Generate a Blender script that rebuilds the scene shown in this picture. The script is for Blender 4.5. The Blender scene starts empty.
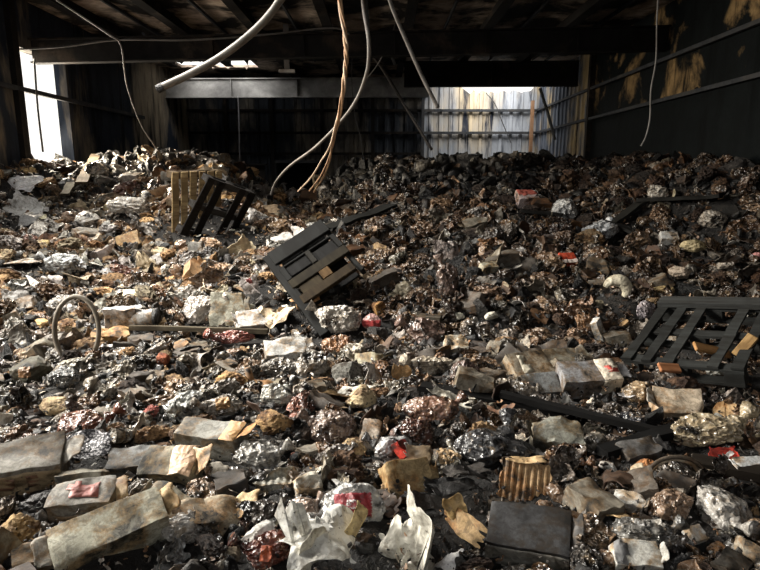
import bpy, bmesh, math, random
import numpy as np
from mathutils import Vector, Matrix, Euler, noise as mn

random.seed(11)
rng = np.random.default_rng(11)
SC = bpy.context.scene
COL = SC.collection
R = math.radians

# ------------------------------------------------------------------ camera, sky, light, exposure
F = 575.0
EYE = 2.6
PITCH = math.atan(112 / 575)
cam_d = bpy.data.cameras.new('camera')
cam_d.sensor_width = 36.0
cam_d.lens = 36.0 * F / 760.0
cam_d.clip_end = 200
cam = bpy.data.objects.new('camera', cam_d)
COL.objects.link(cam)
cam.location = (0, 0, EYE)
cam.rotation_euler = (math.pi / 2 - PITCH, 0, 0)
SC.camera = cam

w = bpy.data.worlds.new('sky')
SC.world = w
w.use_nodes = True
bg = w.node_tree.nodes['Background']
bg.inputs[0].default_value = (1.0, 0.97, 0.92, 1)
bg.inputs[1].default_value = 1.3


def area(name, loc, target, sx, sy, power, color, spread=180):
    d = bpy.data.lights.new(name, 'AREA')
    d.shape = 'RECTANGLE'
    d.size, d.size_y, d.energy, d.color = sx, sy, power, color
    d.spread = math.radians(spread)
    o = bpy.data.objects.new(name, d)
    COL.objects.link(o)
    o.location = loc
    o.rotation_euler = (Vector(target) - Vector(loc)).to_track_quat('-Z', 'Y').to_euler()
    return o


# daylight: a burnt-out roof opening on the left, the open bays, the roof gaps at the back
area('daylight_roof_opening', (-4.7, 7.9, 6.9), (-1.6, 7.0, 1.0), 2.6, 2.6, 480, (1.0, 0.955, 0.88), 112)
area('daylight_left_bay', (-8.5, 4.2, 4.6), (-0.4, 3.4, 0.8), 3.4, 1.6, 520, (1.0, 0.95, 0.86), 90)
area('daylight_front_bay', (-0.5, -3.5, 5.0), (0.0, 3.5, 0.9), 5.0, 1.6, 20, (0.92, 0.96, 1.0), 110)
area('daylight_roof_gap_right', (4.5, 23.3, 6.9), (4.6, 24.9, 3.4), 2.6, 2.0, 150, (1.0, 0.97, 0.92), 140)
area('daylight_roof_gap_left', (-5.8, 21.4, 6.75), (-5.2, 22.5, 5.5), 2.6, 1.2, 60, (1.0, 0.98, 0.95), 150)
area('daylight_doorway', (-8.6, 14.4, 4.4), (-3.6, 12.2, 2.2), 1.8, 2.2, 620, (1.0, 0.88, 0.70), 110)

SC.view_settings.view_transform = 'Standard'
SC.view_settings.look = 'None'
SC.view_settings.gamma = 1
SC.view_settings.use_curve_mapping = False
SC.view_settings.exposure = 0.0
SC.cycles.use_denoising = True
SC.cycles.max_bounces = 6
SC.cycles.diffuse_bounces = 3

# ------------------------------------------------------------------ projection helpers
CP, SP = math.cos(PITCH), math.sin(PITCH)


def ray(px, py):
    u, v = (px - 380) / F, (285 - py) / F
    return Vector((u, CP + v * SP, -SP + v * CP))


def project(x, y, z):
    dz = z - EYE
    dep = y * CP - dz * SP
    return 380 + F * x / dep, 285 - F * (y * SP + dz * CP) / dep, dep


def at_depth(px, py, Y):
    d = ray(px, py)
    t = Y / d.y
    return Vector((d.x * t, Y, EYE + d.z * t))


def on_x(px, py, X):
    d = ray(px, py)
    t = X / d.x
    return Vector((X, d.y * t, EYE + d.z * t))


PROF = [(-4, 1.0), (2, 1.0), (4, .92), (6.0, .84), (6.35, 1.0), (7, 1.1), (9, 1.42), (11, 1.86), (12, 2.05), (13.6, 2.5), (15, 2.72), (17, 2.75), (20, 2.2), (25.5, 1.6)]


def gau(x, c, s):
    return math.exp(-((x - c) / s) ** 2)


def ramp01(a, lo, hi):
    t = min(1, max(0, (a - lo) / (hi - lo)))
    return t * t * (3 - 2 * t)


def heap(x, y):
    for (a, za), (b, zb) in zip(PROF, PROF[1:]):
        if y <= b:
            z = za + (zb - za) * max(0, (y - a)) / (b - a)
            break
    else:
        z = 1.6
    k = min(1, max(0, (y - 3) / 5))
    z += .30 * k * mn.noise(Vector((x * .33 + 3, y * .33, 1.7))) + .16 * mn.noise(Vector((x * .9, y * .9, 4.2)))
    if y > 9.5:
        t = min(1, (y - 9.5) / 3.0)
        z -= .95 * t * gau(x, -.145 * y, .75 + .03 * y)           # the trough behind the leaning pallet
        z += .42 * gau(x, 1.6, 1.7) * gau(y, 13.4, 1.2)   # the black mound
        z += .16 * gau(x, -5.6, 2.2) * gau(y, 14.0, 1.8)
    # banked up against both side walls
    t = ramp01(x, 3.4, 6.5) * ramp01(y, 7.2, 10.4)
    z += t * max(0, 2.78 - z) * (1 - .5 * ramp01(y, 14, 20))
    t = ramp01(-x, 5.6, 7.9) * ramp01(y, 9.0, 12.2)
    z += t * max(0, 2.72 - z) * (1 - .5 * ramp01(y, 15, 20))
    return z


def hit(px, py):
    d = ray(px, py)
    t = 1.2
    while t < 22:
        p = d * t
        if EYE + p.z < heap(p.x, p.y):
            lo, hi = t - .04, t
            for _ in range(12):
                m = (lo + hi) / 2
                q = d * m
                if EYE + q.z < heap(q.x, q.y):
                    hi = m
                else:
                    lo = m
            p = d * hi
            return Vector((p.x, p.y, EYE + p.z)), hi
        t += .04
    p = d * 15
    return Vector((p.x, p.y, heap(p.x, p.y))), 15.0


# ------------------------------------------------------------------ materials
class NT:
    def __init__(self, name):
        self.m = bpy.data.materials.new(name)
        self.m.use_nodes = True
        self.t = self.m.node_tree
        self.t.nodes.clear()
        self.out = self.n('ShaderNodeOutputMaterial')
        self.b = self.n('ShaderNodeBsdfPrincipled')
        self.l(self.b.outputs[0], self.out.inputs[0])

    def n(self, kind, **kw):
        q = self.t.nodes.new(kind)
        for k, v in kw.items():
            setattr(q, k, v)
        return q

    def l(self, a, b):
        self.t.links.new(a, b)

    def noise(self, vec, scale, detail=5, rough=.6, dist=0.0):
        q = self.n('ShaderNodeTexNoise')
        q.inputs['Scale'].default_value = scale
        q.inputs['Detail'].default_value = detail
        q.inputs['Roughness'].default_value = rough
        q.inputs['Distortion'].default_value = dist
        self.l(vec, q.inputs['Vector'])
        return q.outputs[0]

    def vor(self, vec, scale, feature='F1'):
        q = self.n('ShaderNodeTexVoronoi', feature=feature)
        q.inputs['Scale'].default_value = scale
        self.l(vec, q.inputs['Vector'])
        return q.outputs['Distance']

    def ramp(self, fac, a, b, ca=(0, 0, 0, 1), cb=(1, 1, 1, 1)):
        q = self.n('ShaderNodeValToRGB')
        q.color_ramp.elements[0].position, q.color_ramp.elements[1].position = a, b
        q.color_ramp.elements[0].color, q.color_ramp.elements[1].color = ca, cb
        self.l(fac, q.inputs[0])
        return q.outputs[0]

    def mix(self, fac, a, b, mode='MIX'):
        q = self.n('ShaderNodeMix', data_type='RGBA', blend_type=mode)
        for s, i in ((fac, 0), (a, 6), (b, 7)):
            if isinstance(s, (int, float)):
                q.inputs[i].default_value = s
            elif isinstance(s, tuple):
                q.inputs[i].default_value = (*s[:3], 1)
            else:
                self.l(s, q.inputs[i])
        return q.outputs[2]

    def math(self, op, a, b=0.0):
        q = self.n('ShaderNodeMath', operation=op)
        for s, i in ((a, 0), (b, 1)):
            if isinstance(s, (int, float)):
                q.inputs[i].default_value = s
            else:
                self.l(s, q.inputs[i])
        return q.outputs[0]

    def bump(self, h, strength, dist=.02):
        q = self.n('ShaderNodeBump')
        q.inputs['Strength'].default_value = strength
        q.inputs['Distance'].default_value = dist
        self.l(h, q.inputs['Height'])
        self.l(q.outputs[0], self.b.inputs['Normal'])

    def coords(self, src):
        tc = self.n('ShaderNodeTexCoord')
        if src == 'attr':
            return tc.outputs['Object'], None
        oi = self.n('ShaderNodeObjectInfo')
        add = self.n('ShaderNodeVectorMath', operation='MULTIPLY_ADD')
        comb = self.n('ShaderNodeCombineXYZ')
        for i in range(3):
            self.l(oi.outputs['Random'], comb.inputs[i])
        add.inputs[1].default_value = (31, 57, 83)
        self.l(comb.outputs[0], add.inputs[0])
        self.l(tc.outputs['Object'], add.inputs[2])
        return add.outputs[0], oi

    def color(self, src, oi):
        if src == 'attr':
            q = self.n('ShaderNodeAttribute', attribute_name='col')
            return q.outputs['Color']
        return oi.outputs['Color']


SOOT = (.012, .011, .010)


def crumple(g, v, sc):
    """film creases: sharp ridges drawn out one way over softer dents"""
    q = g.n('ShaderNodeMapping')
    q.inputs['Scale'].default_value = (.55, 1.5, 1.1)
    q.inputs['Rotation'].default_value = (.4, .5, .7)
    g.l(v, q.inputs[0])
    n = g.n('ShaderNodeTexNoise', noise_type='RIDGED_MULTIFRACTAL')
    n.inputs['Scale'].default_value = sc * .62
    n.inputs['Detail'].default_value = 4
    n.inputs['Roughness'].default_value = .5
    n.inputs['Distortion'].default_value = .5
    g.l(q.outputs[0], n.inputs['Vector'])
    w = g.n('ShaderNodeVectorMath', operation='MULTIPLY_ADD')
    w.inputs[1].default_value = (.9 / sc,) * 3
    n2 = g.n('ShaderNodeTexNoise')
    n2.inputs['Scale'].default_value = sc * .7
    n2.inputs['Detail'].default_value = 3
    g.l(v, n2.inputs['Vector'])
    g.l(n2.outputs[1], w.inputs[0])
    g.l(v, w.inputs[2])
    vo = g.math('ADD', g.vor(w.outputs[0], sc * .9), g.math('MULTIPLY', g.vor(w.outputs[0], sc * 2.2), .5))
    return g.math('ADD', g.math('MULTIPLY', n.outputs[0], .30), vo)


def junk_mat(style, src):
    g = NT(f'{style} {src}')
    v, oi = g.coords(src)
    c = g.color(src, oi)
    k = {'obj': 1.0, 'attr': 3.5, 'hero': 4.0}[src]
    S = g.b.inputs
    if style == 'plastic':       # sooty clear film round brown, tan and charred contents
        n1 = g.noise(v, 2.2 * k, 7, .68, .6)
        a = g.mix(g.ramp(n1, .34, .54), g.mix(1.0, c, (.16, .13, .11), 'MULTIPLY'), c)
        n5 = g.noise(v, 3.4 * k, 6, .66, .9)
        a = g.mix(g.math('MULTIPLY', g.ramp(n5, .55, .64), .75), a, g.mix(.45, c, (.46, .32, .18)))
        n2 = g.noise(v, 4.6 * k, 7, .64, 2.2)
        a = g.mix(g.math('MULTIPLY', g.ramp(n2, .56, .64), .55), a, g.mix(.6, c, (.62, .59, .54)))  # pale streaks paint highlights onto the film
        n3 = g.noise(v, 1.5 * k, 6, .66, .4)
        a = g.mix(g.ramp(n3, .52, .62), a, SOOT)
        g.l(a, S['Base Color'])
        g.l(g.ramp(n1, .3, .7, (.13, .13, .13, 1), (.42, .42, .42, 1)), S['Roughness'])
        S['Specular IOR Level'].default_value = .75
        g.bump(crumple(g, v, 4.0 * k), 1.0, .075 * (1 if src == 'obj' else .27))
    elif style == 'card':        # board and cartons: scorched, sooty
        n1 = g.noise(v, 1.5 * k, 7, .66, .2)
        a = g.mix(g.ramp(n1, .46, .54), c, g.mix(1.0, c, (.62, .44, .28), 'MULTIPLY'))
        a = g.mix(g.ramp(n1, .54, .61), a, SOOT)
        n2 = g.noise(v, 9 * k, 6, .75, .5)
        a = g.mix(g.math('MULTIPLY', g.ramp(n2, .42, .64), .75), a, g.mix(1.0, c, (.28, .25, .21), 'MULTIPLY'))
        n4 = g.noise(v, 3.2 * k, 7, .75, 1.2)
        a = g.mix(g.math('MULTIPLY', g.ramp(n4, .52, .60), .8), a, g.mix(.35, SOOT, c))
        g.l(a, S['Base Color'])
        S['Roughness'].default_value = .62
        S['Specular IOR Level'].default_value = .35
        g.bump(n2, .25, .01)
    elif style == 'paper':
        n1 = g.noise(v, 3.0 * k, 7, .7, .6)
        a = g.mix(g.ramp(n1, .46, .66), c, g.mix(1.0, c, (.34, .31, .27), 'MULTIPLY'))
        n2 = g.noise(v, 14 * k, 3, .6)
        a = g.mix(g.ramp(n2, .64, .70), a, (.03, .028, .025))
        g.l(a, S['Base Color'])
        S['Roughness'].default_value = .5
        g.bump(crumple(g, v, 3.2 * k), .55, .08 * (1 if src == 'obj' else .3))
    elif style == 'foam':        # charred porous lumps
        n1 = g.noise(v, 2.2 * k, 6, .7, .3)
        a = g.mix(g.ramp(n1, .45, .58), c, g.mix(1.0, c, (.25, .19, .15), 'MULTIPLY'))
        vo = g.vor(v, 9 * k)
        a = g.mix(g.ramp(vo, .05, .40), SOOT, a)
        g.l(a, S['Base Color'])
        S['Roughness'].default_value = .85
        g.bump(g.noise(v, 12 * k, 6, .7), .9, .05 * (1 if src == 'obj' else .3))
    elif style == 'char':
        n1 = g.noise(v, 5 * k, 6, .7)
        a = g.mix(g.ramp(n1, .52, .66), g.mix(1.0, c, (.28, .27, .27), 'MULTIPLY'), c)
        g.l(a, S['Base Color'])
        g.l(g.ramp(n1, .3, .7, (.65, .65, .65, 1), (.32, .32, .32, 1)), S['Roughness'])
        g.bump(g.noise(v, 11 * k, 6, .7), .9, .05 * (1 if src == 'obj' else .3))
    elif style == 'speckle':
        n2 = g.noise(v, 18 * k, 1, .5)
        a = g.mix(g.ramp(n2, .52, .57), c, (.66, .64, .66))
        g.l(a, S['Base Color'])
        S['Roughness'].default_value = .5
        g.bump(n2, .4, .02)
    elif style == 'wood':
        q = g.n('ShaderNodeMapping')
        q.inputs['Scale'].default_value = (1, 9, 9)
        g.l(v, q.inputs[0])
        n1 = g.noise(q.outputs[0], 2.2, 6, .65, .4)
        a = g.mix(g.ramp(n1, .35, .7), c, g.mix(1.0, c, (.35, .30, .26), 'MULTIPLY'))
        n2 = g.noise(v, 2.5, 5, .6)
        a = g.mix(g.ramp(n2, .50, .62), a, g.mix(1.0, c, (.45, .42, .40), 'MULTIPLY'))
        g.l(a, S['Base Color'])
        S['Roughness'].default_value = .8
        S['Specular IOR Level'].default_value = .12
        g.bump(n1, .4, .01)
    elif style == 'cable':
        n1 = g.noise(v, 3, 4, .6)
        g.l(g.mix(g.ramp(n1, .42, .7), c, g.mix(1.0, c, (.4, .36, .32), 'MULTIPLY')), S['Base Color'])
        S['Roughness'].default_value = .55
    elif style == 'glass':
        n1 = g.noise(v, 3, 4, .6)
        g.l(g.mix(g.ramp(n1, .4, .6), c, (.02, .018, .016)), S['Base Color'])
        S['Roughness'].default_value = .12
        S['Specular IOR Level'].default_value = .8
        S['Coat Weight'].default_value = .5
    return g.m


STY = ('plastic', 'card', 'paper', 'foam', 'char', 'speckle', 'wood', 'cable', 'glass')
MAT = {s: junk_mat(s, 'obj') for s in STY}
HMAT = {s: (junk_mat(s, 'hero') if s in ('plastic', 'card', 'paper', 'foam', 'char', 'speckle') else MAT[s]) for s in STY}
LMAT = {s: junk_mat(s, 'attr') for s in ('plastic', 'card', 'paper', 'foam', 'char')}


def wall_mat(name, base, patch, lo, hi, scale, sx=1.0, sz=1.0, rough=.6, streak=None, bump=.4, metallic=0.0, above=None):
    """sooty surface with bared patches and vertical run marks"""
    g = NT(name)
    tc = g.n('ShaderNodeTexCoord')
    q = g.n('ShaderNodeMapping')
    q.inputs['Scale'].default_value = (sx, sx, sz)
    g.l(tc.outputs['Object'], q.inputs[0])
    n1 = g.noise(q.outputs[0], scale, 7, .62, .35)
    n2 = g.noise(q.outputs[0], scale * 4, 6, .7, .2)
    a = g.mix(g.ramp(n2, .3, .75), base, tuple(x * 2.2 for x in base))
    pc = g.mix(g.ramp(n2, .35, .7), patch, tuple(x * .45 for x in patch))
    pf = g.ramp(n1, lo, hi)
    if above:                   # the scorch has bared only the upper band of this wall
        sep = g.n('ShaderNodeSeparateXYZ')
        g.l(tc.outputs['Object'], sep.inputs[0])
        zz = g.math('ADD', sep.outputs[2], g.math('MULTIPLY', n2, .5))
        pf = g.math('MULTIPLY', pf, g.math('GREATER_THAN', zz, above))
    a = g.mix(pf, a, pc)
    if streak:
        q2 = g.n('ShaderNodeMapping')
        q2.inputs['Scale'].default_value = (1, 1, .12)
        g.l(tc.outputs['Object'], q2.inputs[0])
        n3 = g.noise(q2.outputs[0], 2.6, 6, .65)
        a = g.mix(g.ramp(n3, .52, .64), a, streak)
    g.l(a, g.b.inputs['Base Color'])
    g.b.inputs['Roughness'].default_value = rough + .15
    g.b.inputs['Specular IOR Level'].default_value = .1
    g.b.inputs['Metallic'].default_value = metallic
    g.bump(n2, bump, .03)
    return g.m


M_ROOF = wall_mat('sooty roof sheet', (.012, .011, .010), (.60, .48, .38), .46, .60, .8, 1, 1)
M_STEEL = wall_mat('sooty steel', (.009, .008, .0075), (.075, .055, .04), .56, .70, .9)
M_GIRD = wall_mat('scorched beam', (.10, .098, .095), (.50, .49, .47), .40, .58, .5)
M_BACK = wall_mat('blackened wall sheet', (.022, .025, .03), (.24, .21, .17), .52, .64, .5, 1, .4, streak=(.006, .006, .007))
M_LIT = wall_mat('lit pale wall sheet', (.22, .235, .26), (.72, .60, .42), .44, .58, .38, 1, .30, streak=(.03, .035, .05))  # daylit panel: part of its brightness is put into this paler colour
M_END = wall_mat('lit streaked wall sheet', (.07, .08, .10), (.52, .40, .22), .46, .56, .5, 1, .30, streak=(.012, .014, .02))  # right wall's lit stretch, coloured paler for the light on it
M_LEFT = wall_mat('sooty left wall', (.014, .018, .026), (.34, .28, .20), .47, .58, .45, 1, .35, streak=(.008, .009, .012))
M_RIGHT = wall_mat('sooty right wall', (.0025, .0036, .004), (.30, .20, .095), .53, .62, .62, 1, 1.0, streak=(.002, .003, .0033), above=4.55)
M_RAIL = wall_mat('dull rail steel', (.03, .032, .036), (.10, .095, .09), .5, .7, 1.2, metallic=.3)
M_VOID = wall_mat('black recess', (.004, .004, .004), (.01, .01, .01), .6, .7, 1)


def bed_mat():
    g = NT('soot and ash')
    tc = g.n('ShaderNodeTexCoord')
    v = tc.outputs['Object']
    n1 = g.noise(v, 7, 8, .7)
    n2 = g.noise(v, 38, 4, .7)
    a = g.mix(g.ramp(n1, .50, .72), (.010, .009, .008), (.045, .035, .027))
    a = g.mix(g.ramp(n2, .66, .74), a, (.16, .13, .10))
    g.l(a, g.b.inputs['Base Color'])
    g.b.inputs['Roughness'].default_value = .8
    g.bump(n2, 1.0, .04)
    return g.m


# ------------------------------------------------------------------ mesh helpers
def mesh_from(name, V, Fc, mat, smooth=True, sharp=None):
    me = bpy.data.meshes.new(name)
    me.from_pydata([tuple(p) for p in V], [], Fc)
    me.materials.append(mat)
    if smooth:
        me.polygons.foreach_set('use_smooth', [True] * len(me.polygons))
    me.update()
    if smooth and sharp:
        me.set_sharp_from_angle(angle=math.radians(sharp))
    return me


def bm_to(name, bm, mat, smooth=False, sharp=None):
    bmesh.ops.recalc_face_normals(bm, faces=bm.faces)
    me = bpy.data.meshes.new(name)
    bm.to_mesh(me)
    bm.free()
    me.materials.append(mat)
    if smooth:
        me.polygons.foreach_set('use_smooth', [True] * len(me.polygons))
    if sharp:
        me.set_sharp_from_angle(angle=math.radians(sharp))
    return me


def link(name, me, parent=None, loc=(0, 0, 0), rot=(0, 0, 0), scale=(1, 1, 1), color=None):
    o = bpy.data.objects.new(name, me)
    COL.objects.link(o)
    if parent:
        o.parent = parent
    o.location, o.rotation_euler, o.scale = loc, rot, scale
    if color:
        o.color = (*color, 1)
    return o


def box_bm(bm, c, s, rot=None):
    r = bmesh.ops.create_cube(bm, size=1)
    M = Matrix.Translation(c) @ (rot.to_4x4() if rot else Matrix.Identity(4)) @ Matrix.Diagonal((*s, 1))
    bmesh.ops.transform(bm, matrix=M, verts=r['verts'])
    return r['verts']


def struct(name, boxes, mat, bev=0.0):
    bm = bmesh.new()
    for c, s in boxes:
        box_bm(bm, c, s)
    if bev:
        bmesh.ops.bevel(bm, geom=list(bm.edges), offset=bev, segments=1, affect='EDGES')
    o = link(name, bm_to(name, bm, mat))
    o['kind'] = 'structure'
    return o


def span(x0, x1, y0, y1, z0, z1):
    return ((x0 + x1) / 2, (y0 + y1) / 2, (z0 + z1) / 2), (abs(x1 - x0), abs(y1 - y0), abs(z1 - z0))


def tag(o, label, cat, group=None, kind=None):
    o['label'], o['category'] = label, cat
    if group:
        o['group'] = group
    if kind:
        o['kind'] = kind
    return o


def catmull(P, n=10):
    P = [Vector(p) for p in P]
    Q = [P[0] * 2 - P[1]] + P + [P[-1] * 2 - P[-2]]
    out = []
    for i in range(1, len(Q) - 2):
        a, b, c, d = Q[i - 1:i + 3]
        for k in range(n):
            t = k / n
            out.append(.5 * (2 * b + (c - a) * t + (2 * a - 5 * b + 4 * c - d) * t * t + (3 * b - a - 3 * c + d) * t ** 3))
    out.append(P[-1])
    return out


def tube_mesh(name, P, r, mat, seg=8, ridge=0.0):
    V, Fc = [], []
    n = len(P)
    for i, p in enumerate(P):
        t = (P[min(n - 1, i + 1)] - P[max(0, i - 1)]).normalized()
        a = t.orthogonal() if i == 0 else (a - t * a.dot(t)).normalized()
        a = a.normalized()
        b = t.cross(a)
        rr = (r[i] if isinstance(r, list) else r) * (1 + ridge * (i % 2))
        for k in range(seg):
            th = 2 * math.pi * k / seg
            V.append(p + (a * math.cos(th) + b * math.sin(th)) * rr)
    for i in range(n - 1):
        for k in range(seg):
            Fc.append((i * seg + k, i * seg + (k + 1) % seg, (i + 1) * seg + (k + 1) % seg, (i + 1) * seg + k))
    Fc.append(tuple(range(seg))[::-1])
    Fc.append(tuple((n - 1) * seg + k for k in range(seg)))
    return mesh_from(name, V, Fc, mat)


ICO = {}


def ico(sub):
    if sub not in ICO:
        bm = bmesh.new()
        bmesh.ops.create_icosphere(bm, subdivisions=sub, radius=1)
        bm.verts.ensure_lookup_table()
        ICO[sub] = (np.array([v.co[:] for v in bm.verts]), [tuple(v.index for v in f.verts) for f in bm.faces])
        bm.free()
    return ICO[sub]


def nz(V, f, seed):
    o = seed * 7.31
    return np.array([mn.noise(Vector((p[0] * f + o, p[1] * f - o, p[2] * f + 2 * o))) for p in V])


def blob(seed, sub, dims, planes=7, cut=(.55, .9), low=.22, fold=.10, fine=.03, ff=3.0):
    """a filled, dented, creased body about one unit across"""
    V, Fc = ico(sub)
    V = V.copy()
    r = np.random.default_rng(seed)
    V *= (1 + low * nz(V, 1.1, seed))[:, None]
    for _ in range(planes):
        n = r.normal(size=3)
        n /= np.linalg.norm(n)
        d = r.uniform(*cut)
        h = V @ n - d
        V -= np.where(h > 0, h * .93, 0)[:, None] * n
    for _ in range(planes * 3):
        n = r.normal(size=3)
        n /= np.linalg.norm(n)
        d = (V @ n).max() * r.uniform(.80, .97)
        h = V @ n - d
        V -= np.where(h > 0, h * 1.15, 0)[:, None] * n
    N = V / np.linalg.norm(V, axis=1)[:, None]
    stretch = np.array([1, r.uniform(.5, .9), r.uniform(.8, 1.3)])
    c1 = 1 - np.abs(nz(V * stretch, ff, seed + 1)) * 2.2
    c2 = 1 - np.abs(nz(V[:, ::-1] * stretch, ff * 2.1, seed + 2)) * 2.2
    V += N * (fold * (c1 - .5) + fold * .45 * (c2 - .5) + fine * nz(V, ff * 4, seed + 3))[:, None]
    V *= np.array(dims) * .5
    return V, Fc


def chunk(seed, sub, dims, rough=.35):
    V, Fc = ico(sub)
    V = V.copy()
    r = np.random.default_rng(seed)
    for _ in range(14):
        n = r.normal(size=3)
        n /= np.linalg.norm(n)
        h = V @ n - r.uniform(.32, .75)
        V -= np.where(h > 0, h, 0)[:, None] * n
    V *= (1 + rough * nz(V, 2.6, seed) + rough * .5 * nz(V, 6, seed + 5))[:, None]
    return V * np.array(dims) * .5, Fc


def boxy(seed, L, W, H, cuts=7, dent=.06, crush=2):
    """a dented carton with real corners, ends pinched a little"""
    bm = bmesh.new()
    bmesh.ops.create_cube(bm, size=1)
    bmesh.ops.bevel(bm, geom=list(bm.edges), offset=.010, segments=1, affect='EDGES')
    bmesh.ops.subdivide_edges(bm, edges=[e for e in bm.edges if e.calc_length() > .3], cuts=cuts, use_grid_fill=True)
    bm.verts.ensure_lookup_table()
    V = np.array([v.co[:] for v in bm.verts])
    r = np.random.default_rng(seed)
    V2 = V * np.array([L, W, H])
    for _ in range(crush):
        n = r.normal(size=3)
        n /= np.linalg.norm(n)
        d = (np.abs(n) @ (np.array([L, W, H]) * .5)) * r.uniform(.70, .88)
        h = V2 @ n - d
        V2 -= np.where(h > 0, h * .8, 0)[:, None] * n
    for ax in range(3):
        V2[:, ax] += dent * min(L, W, H) * 1.6 * nz(V2, 3.0 / max(L, W), seed + ax)
    V2[:, 2] += dent * .7 * H * (1 - np.abs(nz(V2, 4.0 / L, seed + 9)) * 2.5)
    for _ in range(crush):              # sharp creases pressed into the faces
        n = r.normal(size=3)
        n /= np.linalg.norm(n)
        h = V2 @ n - r.uniform(-.25, .25) * L
        V2[:, 2] -= np.clip(.05 * L - np.abs(h), 0, 1) * dent * 6 * np.sign(V2[:, 2]) * (H / L + .3)
    for v, p in zip(bm.verts, V2):
        v.co = p
    return bm


def solid(bm, th):
    """give a sheet its thickness"""
    bm.normal_update()
    top = list(bm.verts)
    faces = list(bm.faces)
    rim = [(e.verts[0], e.verts[1]) for e in bm.edges if e.is_boundary]
    low = {v: bm.verts.new(v.co - v.normal * th) for v in top}
    for f in faces:
        bm.faces.new([low[v] for v in reversed(f.verts)])
    for p, q in rim:
        bm.faces.new((p, q, low[q], low[p]))


def sheet(seed, L, W, n=22, folds=4, ang=55, thick=.006, torn=.22, wave=.03, corr=0.0, relax=3):
    """a torn sheet: ragged outline, folds and thickness"""
    r = np.random.default_rng(seed)
    gx, gy = np.meshgrid(np.linspace(-.5, .5, n), np.linspace(-.5, .5, n), indexing='ij')
    P = np.stack([gx.ravel() * L, gy.ravel() * W, np.zeros(n * n)], 1)
    if corr:
        P[:, 2] += corr * np.sin(gx.ravel() * math.pi * (n - 1) * .5)
    P[:, 2] += wave * max(L, W) * nz(P / max(L, W), 3.2, seed) * 2
    P[:, 2] += wave * .7 * max(L, W) * np.abs(nz(P / max(L, W), 5.5, seed + 3))
    keep = np.ones(n * n, bool)
    ax, ay = np.abs(gx.ravel()) * 2, np.abs(gy.ravel()) * 2
    ragged = torn * (nz(np.stack([gx.ravel(), gy.ravel(), gx.ravel() * 0], 1), 5, seed + 6) * 1.2 + .7 * nz(np.stack([gx.ravel(), gy.ravel(), gx.ravel() * 0], 1), 11, seed + 8) + .45)
    keep &= (np.maximum(ax, ay) < 1.001 - np.clip(ragged, 0, 1))
    for _ in range(folds):
        t = r.uniform(0, math.pi)
        d = np.array([math.cos(t), math.sin(t), 0])
        c = np.array([r.uniform(-.3, .3) * L, r.uniform(-.3, .3) * W, 0])
        nrm = np.array([-d[1], d[0], 0])
        a = math.radians(r.uniform(-ang, ang))
        side = (P - c) @ nrm
        m = side > 0
        q = P[m] - c
        K = np.array([[0, -d[2], d[1]], [d[2], 0, -d[0]], [-d[1], d[0], 0]])
        Rm = np.eye(3) + math.sin(a) * K + (1 - math.cos(a)) * (K @ K)
        P[m] = q @ Rm.T + c
    bm = bmesh.new()
    vs = {}
    for i in range(n * n):
        if keep[i]:
            vs[i] = bm.verts.new(P[i])
    for i in range(n - 1):
        for j in range(n - 1):
            q = (i * n + j, (i + 1) * n + j, (i + 1) * n + j + 1, i * n + j + 1)
            if all(k in vs for k in q):
                bm.faces.new([vs[k] for k in q])
    bmesh.ops.delete(bm, geom=[v for v in bm.verts if not v.link_faces], context='VERTS')
    # keep only the largest piece of the tear
    seen, best = set(), []
    for v in bm.verts:
        if v in seen:
            continue
        st, comp = [v], []
        seen.add(v)
        while st:
            x = st.pop()
            comp.append(x)
            for e in x.link_edges:
                y = e.other_vert(x)
                if y not in seen:
                    seen.add(y)
                    st.append(y)
        if len(comp) > len(best):
            best = comp
    best = set(best)
    bmesh.ops.delete(bm, geom=[v for v in bm.verts if v not in best], context='VERTS')
    for _ in range(relax):
        mv = {}
        for v in bm.verts:
            nb = [e.other_vert(v).co for e in v.link_edges if e.is_boundary]
            if len(nb) == 2:
                mv[v] = v.co * .4 + (nb[0] + nb[1]) * .3
        for v, c_ in mv.items():
            v.co = c_
    solid(bm, thick * max(L, W))
    c = sum((v.co for v in bm.verts), Vector()) / max(1, len(bm.verts))
    for v in bm.verts:
        v.co -= c
    return bm


def lathe(prof, seg=20):
    V, Fc = [], []
    for x, r in prof:
        for k in range(seg):
            t = 2 * math.pi * k / seg
            V.append((x, r * math.cos(t), r * math.sin(t)))
    for i in range(len(prof) - 1):
        for k in range(seg):
            Fc.append((i * seg + k, i * seg + (k + 1) % seg, (i + 1) * seg + (k + 1) % seg, (i + 1) * seg + k))
    Fc.append(tuple(range(seg))[::-1])
    Fc.append(tuple((len(prof) - 1) * seg + k for k in range(seg)))
    return np.array(V), Fc


# ------------------------------------------------------------------ the hall
XL, XR, YB, ZR = -8.0, 6.6, 25.0, 6.4
struct('floor', [span(-8.4, 7, -3.2, 26, -.2, 0)], M_STEEL)

# left wall: two open loading bays
struct('wall_left', [span(XL - .3, XL, -3, 1.2, 0, ZR), span(XL - .3, XL, 1.2, 10.4, 0, 2.8), span(XL - .3, XL, 1.2, 10.4, 5.6, ZR),
                     span(XL - .3, XL, 10.4, 13.35, 0, ZR), span(XL - .3, XL, 13.35, 15.4, 0, 1.6), span(XL - .3, XL, 13.35, 15.4, 5.35, ZR),
                     span(XL - .3, XL, 15.4, YB + .3, 0, ZR)], M_LEFT)
struct('wall_front', [span(XL - .3, -3.4, -3.3, -3, 0, ZR), span(4.4, XR + .3, -3.3, -3, 0, ZR), span(-3.4, 4.4, -3.3, -3, 0, 3.6), span(-3.4, 4.4, -3.3, -3, 6.0, ZR)], M_STEEL)


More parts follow.
